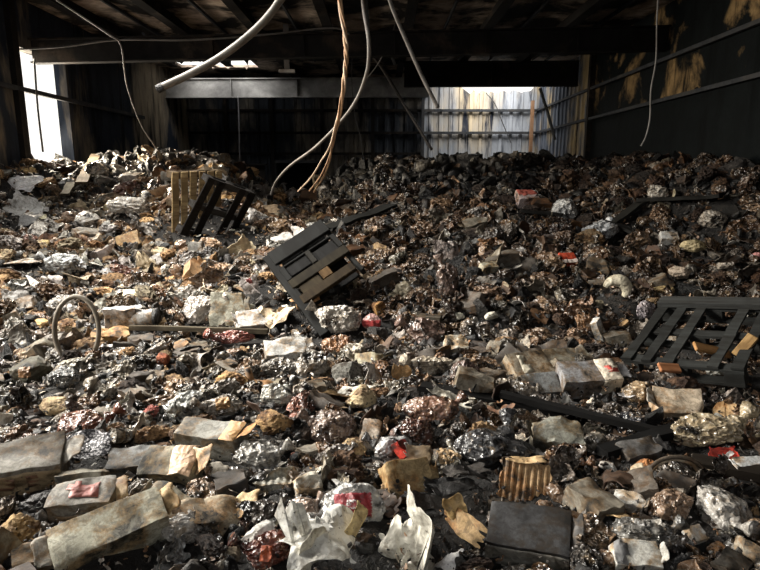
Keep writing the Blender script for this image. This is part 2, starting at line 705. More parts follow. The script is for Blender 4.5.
def corrugated(name, axis, a0, a1, fixed, z0, z1, mat, pitch=.42, dep=.05, top=None, inward=1):
    V, Fc = [], []
    xs = []
    x = a0
    while x < a1 - 1e-6:
        xs += [(x, 0), (min(a1, x + pitch * .60), 0), (min(a1, x + pitch * .68), 1), (min(a1, x + pitch * .92), 1)]
        x += pitch
    xs.append((a1, 0))
    nzr = 9
    for (x, h) in xs:
        zt = z1 if top is None else top(x)
        for k in range(nzr):
            z = z0 + (zt - z0) * k / (nzr - 1)
            off = fixed + inward * (h * dep + .025 * mn.noise(Vector((x * 1.3, z * 1.1, 2.2))))
            V.append((x, off, z) if axis == 'x' else (off, x, z))
    for i in range(len(xs) - 1):
        for k in range(nzr - 1):
            Fc.append((i * nzr + k, (i + 1) * nzr + k, (i + 1) * nzr + k + 1, i * nzr + k + 1))
    me = mesh_from(name, V, Fc, mat, smooth=False)
    o = link(name, me)
    o['kind'] = 'structure'
    m = o.modifiers.new('thickness', 'SOLIDIFY')
    m.thickness = .03
    m.offset = 0
    return o


def ragged_top(x):
    t = max(0, min(1, (x - 3.2) / .3)) * max(0, min(1, (6.5 - x) / .2))
    return ZR - t * (.50 + .12 * mn.noise(Vector((x * 5, 0, 3))) + .10 * mn.noise(Vector((x * 14, 0, 8))))


corrugated('wall_back', 'x', -4.4 + 1.8, 1.78, YB, 0, ZR, M_BACK, inward=-1)
corrugated('wall_back_left', 'x', XL, -4.4, YB, 0, ZR, M_BACK, inward=-1)
corrugated('wall_back_above_opening', 'x', -4.4, -2.6, YB, 3.02, ZR, M_BACK, inward=-1)
corrugated('wall_back_right', 'x', 1.78, XR, YB, 0, ZR, M_LIT, inward=-1, top=ragged_top)
corrugated('wall_right_end', 'y', 18.7, YB, XR, 0, ZR, M_END, inward=-1)
struct('wall_right', [span(XR, XR + .3, -3, 18.7, 0, ZR)], M_RIGHT)
# black doorway in the back wall: a lined recess
struct('door_1', [span(-4.4, -2.6, 27, 27.1, 0, 3.1), span(-4.5, -4.4, YB, 27.1, 0, 3.1), span(-2.6, -2.5, YB, 27.1, 0, 3.1), span(-4.5, -2.5, YB, 27.1, 3.05, 3.15)], M_VOID)
struct('trim_1', [span(-4.5, -4.4, 24.7, 24.95, 0, 3.1), span(-2.6, -2.48, 24.7, 24.95, 0, 3.1), span(-4.5, -2.48, 24.7, 24.95, 3.02, 3.12)], M_RAIL)
# low partition beside the doorway
struct('wall_partition', [span(-7.3, -4.55, 23.2, 23.3, 0, 2.9), span(-7.4, -4.5, 23.1, 23.36, 2.9, 2.96)], M_STEEL)

# roof sheet with burnt-out openings; ragged edges round the one in view
HOLES = [(-6.9, -2.6, 5.7, 10.1), (-7.25, -4.45, 20.8, 22.2), (2.6, 6.5, 21.7, 24.8)]
xs = sorted({XL - .3, XR + .3, *[h[0] for h in HOLES], *[h[1] for h in HOLES]})
ys = sorted({-3.3, YB + .3, *[h[2] for h in HOLES], *[h[3] for h in HOLES]})
bm = bmesh.new()
for x0, x1 in zip(xs, xs[1:]):
    for y0, y1 in zip(ys, ys[1:]):
        cx, cy = (x0 + x1) / 2, (y0 + y1) / 2
        if not any(h[0] < cx < h[1] and h[2] < cy < h[3] for h in HOLES):
            c, s = span(x0, x1, y0, y1, ZR, ZR + .08)
            box_bm(bm, c, s)
for k in range(22):
    far = k % 2
    x = random.uniform(-7.2, -4.6)
    y = 22.2 if far else 20.8
    L = random.uniform(.1, .5) * (-1 if far else 1)
    wd = random.uniform(.1, .35)
    zz = ZR - random.uniform(.0, .12)
    q = [bm.verts.new(p) for p in ((x, y, ZR + .01), (x + wd, y, ZR + .01), (x + wd * random.uniform(.2, .8), y + L, zz))]
    q2 = [bm.verts.new(v.co + Vector((0, 0, .02))) for v in q]
    bm.faces.new(q)
    bm.faces.new(q2[::-1])
    for a in range(3):
        b = (a + 1) % 3
        bm.faces.new((q[b], q[a], q2[a], q2[b]))
o = link('ceiling', bm_to('ceiling', bm, M_ROOF))
o['kind'] = 'structure'

tn = [1]


def trim(boxes, mat):
    tn[0] += 1
    return struct(f'trim_{tn[0]}', boxes, mat)


for k, x in enumerate((-7.0, -5.1, -3.2, -1.3, .7, 2.7, 4.7)):       # purlins run down the hall
    y1 = 20.6 if x < -4.4 else (21.6 if x > 2 else YB - .1)
    y0 = 10.2 if -7.1 < x < -2.5 else -2.9
    trim([span(x - .05, x + .05, y0, y1, 6.16, 6.4), span(x - .12, x + .12, y0, y1, 6.14, 6.17)], M_STEEL)
for x in (-6.1, -4.2, -2.2, -.3, 1.7, 3.7, 5.6):                       # thin hanger rails between them
    trim([span(x - .025, x + .025, 10.3, 20.6, 6.30, 6.38)], M_RAIL)


def ibeam(p0, p1, depth, width):
    """an I section lying along x"""
    (x0, y, z0), (x1, _, z1) = p0, p1
    bm = bmesh.new()
    L = math.hypot(x1 - x0, z1 - z0)
    rot = Euler((0, -math.atan2(z1 - z0, x1 - x0), 0)).to_matrix()
    for dz, sy, sz in ((0, .03, depth), (depth / 2, width, .035), (-depth / 2, width, .035)):
        box_bm(bm, Vector(((x0 + x1) / 2, y, (z0 + z1) / 2)) + rot @ Vector((0, 0, dz)), (L, sy, sz), rot)
    n = int(L / 2)
    for i in range(1, n):
        t = i / n
        box_bm(bm, Vector((x0 + (x1 - x0) * t, y, z0 + (z1 - z0) * t)), (.03, width * .9, depth - .04), rot)
    return bm


tn[0] += 1
o = link(f'trim_{tn[0]}', bm_to('girder', ibeam((XL, 14, 5.34), (XR, 14, 5.62), .50, .24), M_STEEL)); o['kind'] = 'structure'
tn[0] += 1
o = link(f'trim_{tn[0]}', bm_to('beam', ibeam((XL, 22.5, 5.70), (1.8, 22.5, 5.74), .66, .24), M_GIRD)); o['kind'] = 'structure'
tn[0] += 1
o = link(f'trim_{tn[0]}', bm_to('beam', ibeam((.8, 20, 5.80), (XR, 20, 5.82), .76, .24), M_STEEL)); o['kind'] = 'structure'
trim([span(XL, XR, 17.0, 17.08, 5.86, 5.98)], M_STEEL)
# knee braces under the roof
for x0, z0, x1, z1, y in ((2.2, 5.75, 2.9, 6.25, 17.2), (4.3, 5.75, 5.0, 6.2, 17.2), (-1.0, 5.5, -.6, 6.2, 16.0), (.4, 5.4, .1, 6.1, 16.0), (-5.6, 5.5, -6.2, 6.2, 16)):
    tn[0] += 1
    d = Vector((x1 - x0, 0, z1 - z0))
    bm = bmesh.new()
    box_bm(bm, Vector(((x0 + x1) / 2, y, (z0 + z1) / 2)), (.06, .06, d.length), d.to_track_quat('Z', 'Y').to_matrix())
    o = link(f'trim_{tn[0]}', bm_to('brace', bm, M_RAIL)); o['kind'] = 'structure'

# girts on the back and side walls, posts
for z in (5.15, 4.25, 3.4):
    trim([span(XL, 1.7, YB - .22, YB - .1, z - .05, z + .05)], M_STEEL)
    if z > 4:
        trim([span(1.84, XR, YB - .22, YB - .1, z - .05, z + .05)], M_RAIL)
        trim([span(XR - .14, XR - .06, 3.0, YB - .25, z - .04, z + .04)], M_RAIL)
trim([span(XL, 2.0, YB - .3, YB - .08, 5.70, 5.9)], M_STEEL)
for z in (4.42,):
    trim([span(XL + .02, XL + .12, 11.0, 20, z - .05, z + .05)], M_RAIL)
for x in (-6.4, -4.5, -2.4, -.3):
    trim([span(x - .07, x + .07, YB - .34, YB - .22, 0, ZR)], M_STEEL)
trim([span(1.72, 1.84, YB - .34, YB - .2, 0, 6.2)], M_RAIL)
trim([span(6.18, 6.30, YB - .6, YB - .45, 0, 5.5)], wall_mat('rust post', (.16, .09, .05), (.35, .22, .14), .5, .6, 1))
for y in (18.6,):
    trim([span(XR - .16, XR - .0, y - .09, y + .09, 0, ZR)], M_STEEL)
trim([span(XL, XL + .12, 13.1, 13.32, 0, ZR)], M_STEEL)

# ------------------------------------------------------------------ the bed of soot the things lie on
NX, NY = 200, 260
V, Fc = [], []
for j in range(NY):
    y = -2.5 + 25.4 * j / (NY - 1)
    for i in range(NX):
        x = XL + .02 + (XR - XL - .14) * i / (NX - 1)
        V.append((x, y, heap(x, y) - .03 + .07 * mn.noise(Vector((x * 3.1, y * 3.1, 0))) + .03 * mn.noise(Vector((x * 9, y * 9, 5)))))
for j in range(NY - 1):
    for i in range(NX - 1):
        a = j * NX + i
        Fc.append((a, a + 1, a + NX + 1, a + NX))
bed = link('soot_and_ash', mesh_from('soot and ash bed', V, Fc, bed_mat()))
tag(bed, 'black soot and ash filling the hall under the burnt goods', 'soot', kind='stuff')

# ------------------------------------------------------------------ cables, hoses and hanging fittings


def px_line(pts, up=None):
    return [at_depth(px, py, Y) for px, py, Y in pts]


def cable(name, pts, r, rgb, label, cat, seg=8, ridge=0.0, n=12):
    Q = px_line(pts)
    if pts[0][1] < 0:           # up to the roof it hangs from
        Q.insert(0, Vector((Q[0].x + (Q[0].x - Q[1].x) * .5, Q[0].y, ZR + .01)))
    P = catmull(Q, n)
    me = tube_mesh(name, P, r, MAT['cable'], seg, ridge)
    o = link(name, me, color=rgb)
    tag(o, label, cat)
    return o


h = cable('grey_hose', [(296, -34, 8.0), (278, 3, 8.0), (255, 30, 8.0), (222, 56, 8.0), (190, 74, 8.0), (160, 88, 8.0)], .050, (.14, .125, .105),
          'thick grey hose end hanging down from the roof above the bare beam', 'hose', 10)
P = catmull(px_line([(163.5, 86.3, 8), (160, 88.2, 8), (157.5, 89.3, 8)]), 3)
e = link('hose_mouth', tube_mesh('hose mouth', P, .057, MAT['char'], 10), h, color=(.03, .03, .03))
cable('thin_cable', [(40, -12, 12), (60, 2, 12), (108, 34, 12), (121, 46, 12.2), (127, 85, 12.6), (140, 122, 13.2), (155, 146, 13.6), (169, 163, 13.8)], .018, (.16, .145, .13),
      'thin grey cable sagging from the roof past the bright doorway to the heap', 'cable')
cable('thin_cable', [(2, 50, 13.4), (60, 47, 13.3), (118, 40, 13.2), (190, 40, 13.2), (262, 35, 13.3), (330, 28, 13.4), (350, 34, 13.4)], .02, (.12, .11, .10),
      'slack grey cable strung sideways along the front of the girder', 'cable')
cable('grey_cable', [(362, -20, 9), (364, 10, 9), (369, 44, 9), (366, 76, 9.4), (350, 110, 10.2), (318, 145, 11.2), (290, 166, 12.2), (276, 182, 12.8), (271, 195, 13)], .030, (.20, .185, .17),
      'grey cable curving down behind the pale twisted one into the heap', 'cable')
cable('grey_cable', [(386, -20, 11), (391, 4, 11), (406, 40, 11), (422, 76, 11), (438, 108, 11)], .036, (.23, .215, .20),
      'stiff grey cable with a free end hanging straight before the dark back wall', 'cable')
cable('steel_pipe', [(356, 34, 16.2), (380, 65, 17), (404, 104, 18), (432, 150, 18)], .045, (.12, .11, .105),
      'dark slanting pipe in front of the black back wall', 'pipe')
cable('thin_wire', [(398, 14, 14), (390, 40, 14), (378, 64, 14), (366, 80, 14)], .014, (.14, .13, .12), 'thin wire dangling between the grey cable and the slanting pipe', 'wire')
cable('thin_wire', [(352, 55, 18.8), (352, 84, 18.8), (355, 116, 18.8), (361, 140, 18.8), (364, 168, 18.8)], .014, (.15, .14, .13), 'thin upright wire behind the grey cable, ending on the heap', 'wire')
cable('thin_wire', [(659, -16, 11), (657, 20, 11), (656, 60, 11), (651, 90, 11), (650, 118, 11), (646, 136, 11), (641, 146, 11)], .015, (.24, .23, .22),
      'pale thin wire hanging by the dark right wall', 'wire')
cable('thin_wire', [(486, 93, 24.86), (495, 104, 24.82), (503, 124, 24.82), (511, 143, 24.82)], .02, (.05, .05, .05), 'black wire hanging across the pale wall sheet', 'wire')
cable('roof_strut', [(540, 88, 21), (548, 114, 21), (555, 140, 21)], .055, (.13, .135, .14), 'grey strut leaning against the pale wall in the corner', 'strut')
cable('thin_wire', [(238, 96, 22), (239, 120, 22), (240, 166, 22)], .02, (.16, .16, .17), 'straight thin drop wire below the bare beam', 'wire')
cable('thin_wire', [(34.5, 58, 13.3), (35, 70, 13.2), (38, 110, 13.2), (43, 152, 13.2)], .022, (.08, .07, .06), 'dark upright wire across the bright doorway', 'wire')
# the pale twisted cable: three strands
tw = bpy.data.objects.new('twisted_cable', None)
COL.objects.link(tw)
c0 = at_depth(338, -22, 8)
core = catmull([Vector((c0.x - .03, 8.02, ZR + .01))] + px_line([(338, -22, 8), (340, 4, 8), (345, 34, 8), (346, 60, 8), (343, 92, 8.2), (337, 124, 8.8), (330, 150, 9.6), (318, 176, 10.6), (306, 192, 11.4)]), 14)
tw.location = core[-1]
tag(tw, 'pale orange twisted cable hanging in the middle and fraying into loose strands', 'cable')
for k, (rr, rgb, sp) in enumerate(((.018, (.66, .42, .24), 0), (.016, (.74, .56, .40), 2.1), (.013, (.52, .31, .17), 4.2))):
    Q = []
    for i, p in enumerate(core):
        t = i / (len(core) - 1)
        amp = .024 + .13 * max(0, t - .72) / .28 * (1, -.7, .35)[k] * 1.0
        if t > .72:
            off = Vector((amp if k != 1 else -.024 - .13 * (t - .72) / .28, .0, .04 * k * (t - .72)))
            off = off.lerp(Vector(((.019) * math.cos(i * .23 + sp + math.sin(i * .11)), (.019) * math.sin(i * .23 + sp + math.sin(i * .11)), 0)), max(0, 1 - (t - .72) / .1))
        else:
            off = Vector(((.019) * math.cos(i * .23 + sp + math.sin(i * .11)), (.019) * math.sin(i * .23 + sp + math.sin(i * .11)), 0))
        Q.append(p + off - core[-1])
    link('strand', tube_mesh('strand', Q, rr, MAT['cable'], 7), tw, color=rgb)
# lamp fitting hung on a rod
lf = bpy.data.objects.new('hanging_lamp', None)
COL.objects.link(lf)
b0, t0 = at_depth(287, 70, 16), at_depth(286, 34, 16)
lf.location = b0
tag(lf, 'burnt out grey lamp fitting on a rod below the girder', 'lamp')
bm = bmesh.new(); box_bm(bm, (0, 0, (6.41 - b0.z) / 2), (.14, .05, 6.41 - b0.z)); link('rod', bm_to('rod', bm, MAT['cable']), lf, color=(.13, .12, .115))
bm = bmesh.new(); vs = box_bm(bm, (0, 0, -.03), (.42, .16, .07)); link('lamp_body', bm_to('lamp body', bm, MAT['cable']), lf, color=(.4, .38, .36))
# ------------------------------------------------------------------ single things one can point at
LAND = []      # px, py, phrase, half width in px
HEROXY = []    # x, y, radius
PAPER = (.60, .58, .54); CREAM = (.56, .47, .33); TAN = (.42, .28, .14); ORANGE = (.45, .21, .07)
GREY = (.30, .29, .265); OLIVE = (.27, .255, .20); DARK = (.05, .047, .044); BROWN = (.13, .075, .045)
RUST = (.20, .09, .05); SILVER = (.42, .42, .41); BLACK = (.022, .021, .021); WHITE = (.72, .71, .68); RED = (.62, .06, .035); PINK = (.42, .13, .12)


def spot(px, py, Lpx, ref, sink=.0, rad=.42):
    p, t = hit(px, py)
    L = Lpx * t / F
    HEROXY.append((p.x, p.y, L * rad))
    if ref:
        LAND.append((px, py, ref, Lpx / 2))
    return p + Vector((0, 0, sink * L)), L


def root(name, p, rot, label, cat, group=None):
    o = bpy.data.objects.new(name, None)
    COL.objects.link(o)
    o.location = p
    o.rotation_euler = tuple(R(a) for a in rot)
    return tag(o, label, cat, group)


def patch(me, pred, off, mat, name):
    """a label lying on a body: the body's own faces there, lifted a little and given thickness"""
    bm = bmesh.new()
    bm.from_mesh(me)
    bm.normal_update()
    bmesh.ops.delete(bm, geom=[f for f in bm.faces if not pred(f.calc_center_median(), f.normal)], context='FACES')
    bm.normal_update()
    for v in bm.verts:
        v.co += v.normal * off
    bmesh.ops.solidify(bm, geom=list(bm.faces), thickness=-off * .7)
    me2 = bpy.data.meshes.new(name)
    bm.to_mesh(me2)
    bm.free()
    me2.materials.append(mat)
    return me2


SEED = [100]


def nseed():
    SEED[0] += 1
    return SEED[0]


def carton(px, py, Lpx, wr, hr, rot, rgb, label, ref, sink=.12, dent=.07, crush=2, flaps=(), labels=(), hole=None, name='carton', style='card', cat='carton', seed=None):
    p, L = spot(px, py, Lpx, ref, sink)
    r = root(name, p, rot, label, cat)
    s = seed or nseed()
    me = bm_to('body', boxy(s, L, L * wr, L * hr, 8, dent, crush), HMAT[style], True, 32)
    b = link('body', me, r, color=rgb)
    W, H = L * wr, L * hr
    if not flaps and Lpx > 26 and name == 'carton':
        q_ = SEED[0] % 3
        flaps = ((('+', '-', '+')[q_], (12, 35, 55)[q_], tuple(c * (.9, 1.1, .7)[q_] for c in rgb), (.30, .26, .34)[q_]),)
    for (end, ang, col, ln) in flaps:       # torn end flaps
        fb = sheet(nseed(), L * ln, W * .95, 14, 2, 30, .012, .30)
        f = link('flap', bm_to('flap', fb, HMAT['card'], True), r, color=col)
        sx = 1 if end in ('+', '^') else -1
        f.location = (sx * (L * .5 + L * ln * .30 * math.cos(R(ang))), 0, (H * .42 if end in ('+', '-') else -H * .3) + L * ln * .30 * math.sin(R(ang)))
        f.rotation_euler = (0, -sx * R(ang), 0)
    for (x0, x1, y0, y1, side, col, nm) in labels:
        ax = {'top': (2, 1), 'front': (1, -1)}[side]
        pm = patch(me, lambda c, n: n[ax[0]] * ax[1] > .5 and x0 * L < c.x < x1 * L and (y0 * W < c.y < y1 * W if side == 'top' else y0 * H < c.z < y1 * H), .004 * L + .001, HMAT['paper'], nm)
        if len(pm.polygons):
            q = link(nm, pm, b, color=col)
            q['label'] = nm.replace('_', ' ')
    if hole:
        bm = bmesh.new()
        bmesh.ops.create_cone(bm, cap_ends=True, segments=14, radius1=.045 * L, radius2=.045 * L, depth=.02 * L)
        q = link('hole', bm_to('hole', bm, HMAT['char']), r, loc=(hole[0] * L, hole[1] * L, hole[2] * L), rot=(R(hole[3]), 0, 0), color=BLACK)
    return r


def bag(px, py, Lpx, wr, hr, rot, rgb, label, ref, sink=.10, style='plastic', neck=None, labels=(), name='plastic_bag', cat='bag', fold=.13, ff=3.4, planes=6, cut=(.6, .95)):
    p, L = spot(px, py, Lpx, ref, sink)
    r = root(name, p, rot, label, cat)
    V, Fc = blob(nseed(), 5, (L, L * wr, L * hr), planes, cut, .2, fold, .025, ff)
    me = mesh_from('bag body', V, Fc, HMAT[style], True, 30)
    b = link('bag_body' if cat == 'bag' else 'body', me, r, color=rgb)
    if neck is None and cat == 'bag' and style == 'plastic' and Lpx > 34:
        neck = (150, 60, 200, 20)[SEED[0] % 4]
    if neck is not None:
        n = L * .30
        P = [Vector((0, 0, 0)), Vector((n * .35, 0, n * .1)), Vector((n * .6, .02 * n, n * .3)), Vector((n, .1 * n, n * .55))]
        q = link('knotted_neck', tube_mesh('knotted neck', catmull(P, 5), [L * a for a in (.13, .12, .11, .10, .085, .07, .06, .055, .05, .055, .07, .085, .10, .11, .12, .12)], HMAT[style], 12, .12), r,
                 loc=(L * .40 * math.cos(R(neck)), L * .40 * wr * math.sin(R(neck)), L * hr * .12), rot=(0, 0, R(neck)), color=rgb)
    for (d, size, col, nm) in labels:
        d = Vector(d).normalized()
        u = d.cross(Vector((0, 0, 1))).normalized()
        v = u.cross(d)
        pm = patch(me, lambda c, n: n.dot(d) > .1 and abs(c.dot(u)) < size[0] * L and size[2] * L < c.dot(v) < size[1] * L and c.dot(d) > 0, .005 * L + .001, HMAT['paper'], nm)
        if len(pm.polygons):
            q = link(nm, pm, b, color=col)
            q['label'] = nm.replace('_', ' ')
    return r


def paper(px, py, Lpx, wr, rot, rgb, label, ref, sink=.1, folds=4, ang=50, torn=.22, wave=.04, style='paper', corr=0, thick=.006, name='paper_sheet', cat='paper', extra=(), n=30):
    p, L = spot(px, py, Lpx, ref, sink)
    me = bm_to(name, sheet(nseed(), L, L * wr, n, folds, ang, thick, torn, wave, corr * L), HMAT[style], True, 24)
    if not extra:
        o = link(name, me, None, p, tuple(R(a) for a in rot), color=rgb)
        return tag(o, label, cat)
    r = root(name, p, rot, label, cat)
    link('sheet', me, r, color=rgb)
    for (dx, dy, dz, l2, w2, rt, col, nm) in extra:
        m2 = bm_to(nm, sheet(nseed(), L * l2, L * w2, 16, 2, 35, .008, .25, .04), HMAT['paper'], True)
        link(nm, m2, r, (dx * L, dy * L, dz * L), tuple(R(a) for a in rt), color=col)
    return r


def lump(px, py, Lpx, wr, hr, rot, rgb, label, ref, sink=.12, style='foam', name='scorched_lump', cat='lump', fold=.12):
    p, L = spot(px, py, Lpx, ref, sink)
    V, Fc = blob(nseed(), 5, (L, L * wr, L * hr), 6, (.55, .95), .3, fold, .05, 3.6)
    o = link(name, mesh_from(name, V, Fc, HMAT[style]), None, p, tuple(R(a) for a in rot), color=rgb)
    return tag(o, label, cat)


def board(p0, p1, wd, th, rgb, label, ref, lift=.05, style='wood', name='charred_board', cat='board', roll=0):
    a, ta = hit(*p0)
    b, tb = hit(*p1)
    a, b = a + Vector((0, 0, lift)), b + Vector((0, 0, lift))
    d = b - a
    bm = bmesh.new()
    bmesh.ops.create_cube(bm, size=1)
    bmesh.ops.transform(bm, matrix=Matrix.Diagonal((d.length, wd, th, 1)), verts=bm.verts)
    bmesh.ops.subdivide_edges(bm, edges=[e for e in bm.edges if e.calc_length() > d.length * .6], cuts=24)
    s = nseed()
    for v in bm.verts:
        v.co.z += .12 * wd * mn.noise(Vector((v.co.x * 2, 0, s)))
        v.co.y += .10 * wd * mn.noise(Vector((v.co.x * 5, v.co.y * 9, s + 4)))
        if abs(v.co.x) > d.length * .49:
            v.co.x += .35 * wd * mn.noise(Vector((v.co.y * 30, v.co.z * 20, s + 9)))
    q = d.to_track_quat('X', 'Z')
    o = link(name, bm_to(name, bm, HMAT[style]), None, (a + b) / 2, color=rgb)
    o.rotation_euler = (q.to_matrix() @ Euler((R(roll), 0, 0)).to_matrix()).to_euler()
    n = max(2, int(d.length / .5))
    for i in range(n + 1):
        c = a.lerp(b, i / n)
        HEROXY.append((c.x, c.y, wd * .6))
    if ref:
        LAND.append(((p0[0] + p1[0]) / 2, (p0[1] + p1[1]) / 2, ref, 14))
    return tag(o, label, cat)


# ---- pallets
def pallet(p, M, label, ref, rgb, LX=1.2, LY=1.0, n=5, gap=.10, rgb_top=None, block=True, px=None, missing=(), wsl=None):
    """LX along the slats' run across, slats lie along local Y on three bearers along X"""
    r = bpy.data.objects.new('wooden_pallet', None)
    COL.objects.link(r)
    r.location = p
    r.rotation_euler = M.to_euler()
    tag(r, label, 'pallet')
    top = rgb_top or rgb

    def plank(nm, c, s, col):
        bm = bmesh.new()
        box_bm(bm, (0, 0, 0), s)
        long = max(s)
        bmesh.ops.subdivide_edges(bm, edges=[e for e in bm.edges if e.calc_length() > long * .9], cuts=8)
        sd = nseed()
        for v in bm.verts:
            v.co += Vector((mn.noise(v.co * 4 + Vector((sd, 0, 0))), mn.noise(v.co * 4 + Vector((0, sd, 0))), mn.noise(v.co * 4 + Vector((0, 0, sd))))) * .012
        link(nm, bm_to(nm, bm, HMAT['wood']), r, c, color=col)
    wsl = wsl or (LX - gap * (n - 1)) / n
    for i in range(n):
        if i in missing:
            continue
        jit = random.uniform(.7, 1.2)
        x = -LX / 2 + wsl / 2 + i * (wsl + gap)
        plank('deck_slat', (x, 0, .07), (wsl, LY, .022), tuple(c * jit for c in top))
    for y in (-LY / 2 + .05, 0, LY / 2 - .05):
        plank('bearer', (0, y, .045), (LX, .10, .024), rgb)
        if block:
            for x in (-LX / 2 + .07, 0, LX / 2 - .07):
                plank('block', (x, y, -.02), (.13, .10, .10), rgb)
        plank('bottom_board', (0, y, -.08), (LX, .10, .022), rgb)
    if ref:
        LAND.append((*px, ref, 30))
    return r


def frame(xa, ya):
    """rotation with local X along xa, Y near ya"""
    X = Vector(xa).normalized()
    Z = X.cross(Vector(ya)).normalized()
    Y = Z.cross(X)
    return Matrix((X, Y, Z)).transposed()


def moulded_pallet(corners, label, ref, px):
    """the black pallet with the openings: rim, cross bars and recessed panels as parts; corners at (low u, low v), (high u, low v), (low u, high v)"""
    A, B, D = corners
    U, Vv = (B - A), (D - A)
    LU, LV = U.length, Vv.length
    r = bpy.data.objects.new('wooden_pallet', None)
    COL.objects.link(r)
    r.location = A
    M = frame(U, Vv)
    r.rotation_euler = M.to_euler()
    tag(r, label, 'pallet')

    def slab(nm, u0, u1, v0, v1, z0, z1, col):
        bm = bmesh.new()
        c, s = span(u0 * LU, u1 * LU, v0 * LV, v1 * LV, z0, z1)
        box_bm(bm, (0, 0, 0), s)
        bmesh.ops.bevel(bm, geom=list(bm.edges), offset=.008, segments=1, affect='EDGES')
        link(nm, bm_to(nm, bm, HMAT['wood']), r, c, color=col)
    K = (.013, .0135, .013)
    slab('deck_slat', 0, .24, 0, 1, 0, .05, K)
    slab('deck_slat', .30, .33, 0, 1, -.01, .03, K)
    slab('deck_slat', .33, .56, .0, .09, -.01, .045, K)
    slab('deck_slat', .33, .56, .46, .54, -.01, .06, (.02, .019, .016))
    slab('deck_slat', .33, .56, .92, 1, -.01, .045, K)
    slab('recessed_panel', .33, .50, .09, .46, -.03, .005, (.009, .009, .009))
    slab('recessed_panel', .36, .56, .54, .92, -.03, .005, (.009, .009, .009))
    slab('deck_slat', .56, .70, 0, 1, -.01, .045, (.020, .016, .009))
    slab('deck_slat', .70, .84, .08, .42, -.02, .02, (.03, .022, .011))
    slab('deck_slat', .84, .97, .0, .9, -.01, .045, (.028, .019, .009))
    slab('deck_slat', .70, .84, .44, .60, -.01, .05, (.10, .06, .025))
    slab('bearer', 0, 1.45, -.09, .05, -.10, .03, K)
    slab('bearer', .0, 1.0, .47, .55, -.12, -.02, K)
    slab('bearer', .0, .98, .94, 1.0, -.12, -.02, K)
    slab('bottom_board', 0.02, .95, .1, .9, -.14, -.11, (.012, .012, .012))
    LAND.append((*px, ref, 34))
    return r


# the black pallet leaning in the middle of the heap
g1, _ = hit(326, 338)
dv = ray(268, 256)
A = dv * ((g1.y + 1.15) / dv.y) + Vector((0, 0, EYE))
dv = ray(322, 222)
U_ = g1 - A
tD = (A - Vector((0, 0, EYE))).dot(U_) / dv.dot(U_)
D = dv * tD + Vector((0, 0, EYE))
print('pallet corner', A[:], g1[:], D[:])
Bp = A + (g1 + Vector((0, 0, .06)) - A) * .70
moulded_pallet((A, Bp, D), 'black scorched pallet leaning upright in the middle of the heap', 'the leaning black pallet', (305, 272))
for k in range(4):
    q = A.lerp(g1, k / 3)
    HEROXY.append((q.x, q.y - .1, .16))
    HEROXY.append((q.x + .4, q.y + .2, .2))
HEROXY.append((g1.x + .1, g1.y - .25, .2))
# the pallet half buried at the right edge
a_, _ = hit(622, 372)
dv = ray(664, 314)
A2 = dv * ((a_.y + .75) / dv.y) + Vector((0, 0, EYE))
dv = ray(775, 318)
B2 = dv * ((a_.y + .70) / dv.y) + Vector((0, 0, EYE))
W_ = A2 - a_
E_ = Vector((0, 0, EYE))
tB = (A2 - E_).dot(W_) / dv.dot(W_)
print('pallet right', A2[:], a_[:], B2[:], (E_ + dv * tB)[:])
B2 = E_ + dv * tB
M2 = frame(B2 - A2, (A2 - a_))
LX2, LY2 = (B2 - A2).length, (A2 - a_).length
pc = (A2 + B2) / 2 - (A2 - a_) / 2
rp = pallet(pc + Vector((0, 0, .06)), M2, 'black burnt pallet half buried at the right edge of the heap', 'the half buried pallet', (.032, .034, .033), LX2, LY2, 6, .085, px=(700, 345), missing=(3,), block=True)
bm = bmesh.new()
box_bm(bm, (0, 0, 0), (LX2 * 1.02, .14, .05))
link('deck_slat', bm_to('deck slat', bm, HMAT['wood']), rp, (0, LY2 / 2 - .06, .105), color=(.045, .047, .046))
for k in range(5):
    q = A2.lerp(B2, k / 4)
    for f in (.0, .35, .7):
        c = q + (a_ - A2) * f
        HEROXY.append((c.x, c.y, .16))
for (px, py, Lp, ang, col, lab, nm) in ((712, 350, 40, -14, (.40, .22, .09), 'tan plank scrap lying across the half buried pallet', 'tan_plank'),
                                       (745, 346, 26, 52, (.36, .23, .10), 'short tan plank scrap sticking up beside the half buried pallet', 'tan_plank'),
                                       (664, 384, 22, -6, (.42, .19, .09), 'small orange scorched wood piece below the half buried pallet', 'tan_plank')):
    p, t = hit(px, py)
    if py < 360:                # resting on the pallet's own slats
        N2 = M2 @ Vector((0, 0, 1))
        t = (A2 + N2 * .15 - E_).dot(N2) / ray(px, py).dot(N2)
        p = E_ + ray(px, py) * t + Vector((0, .06, -.16))
    L = Lp * t / F
    bm = bmesh.new(); box_bm(bm, (0, 0, 0), (L, .085, .03)); bmesh.ops.bevel(bm, geom=list(bm.edges), offset=.006, segments=1, affect='EDGES')
    o = link('wood_scrap', bm_to('wood scrap', bm, HMAT['wood']), None, p + Vector((0, -.06, .16)), (R(35), R(-ang), R(6)), color=col)
    tag(o, lab, 'wood')
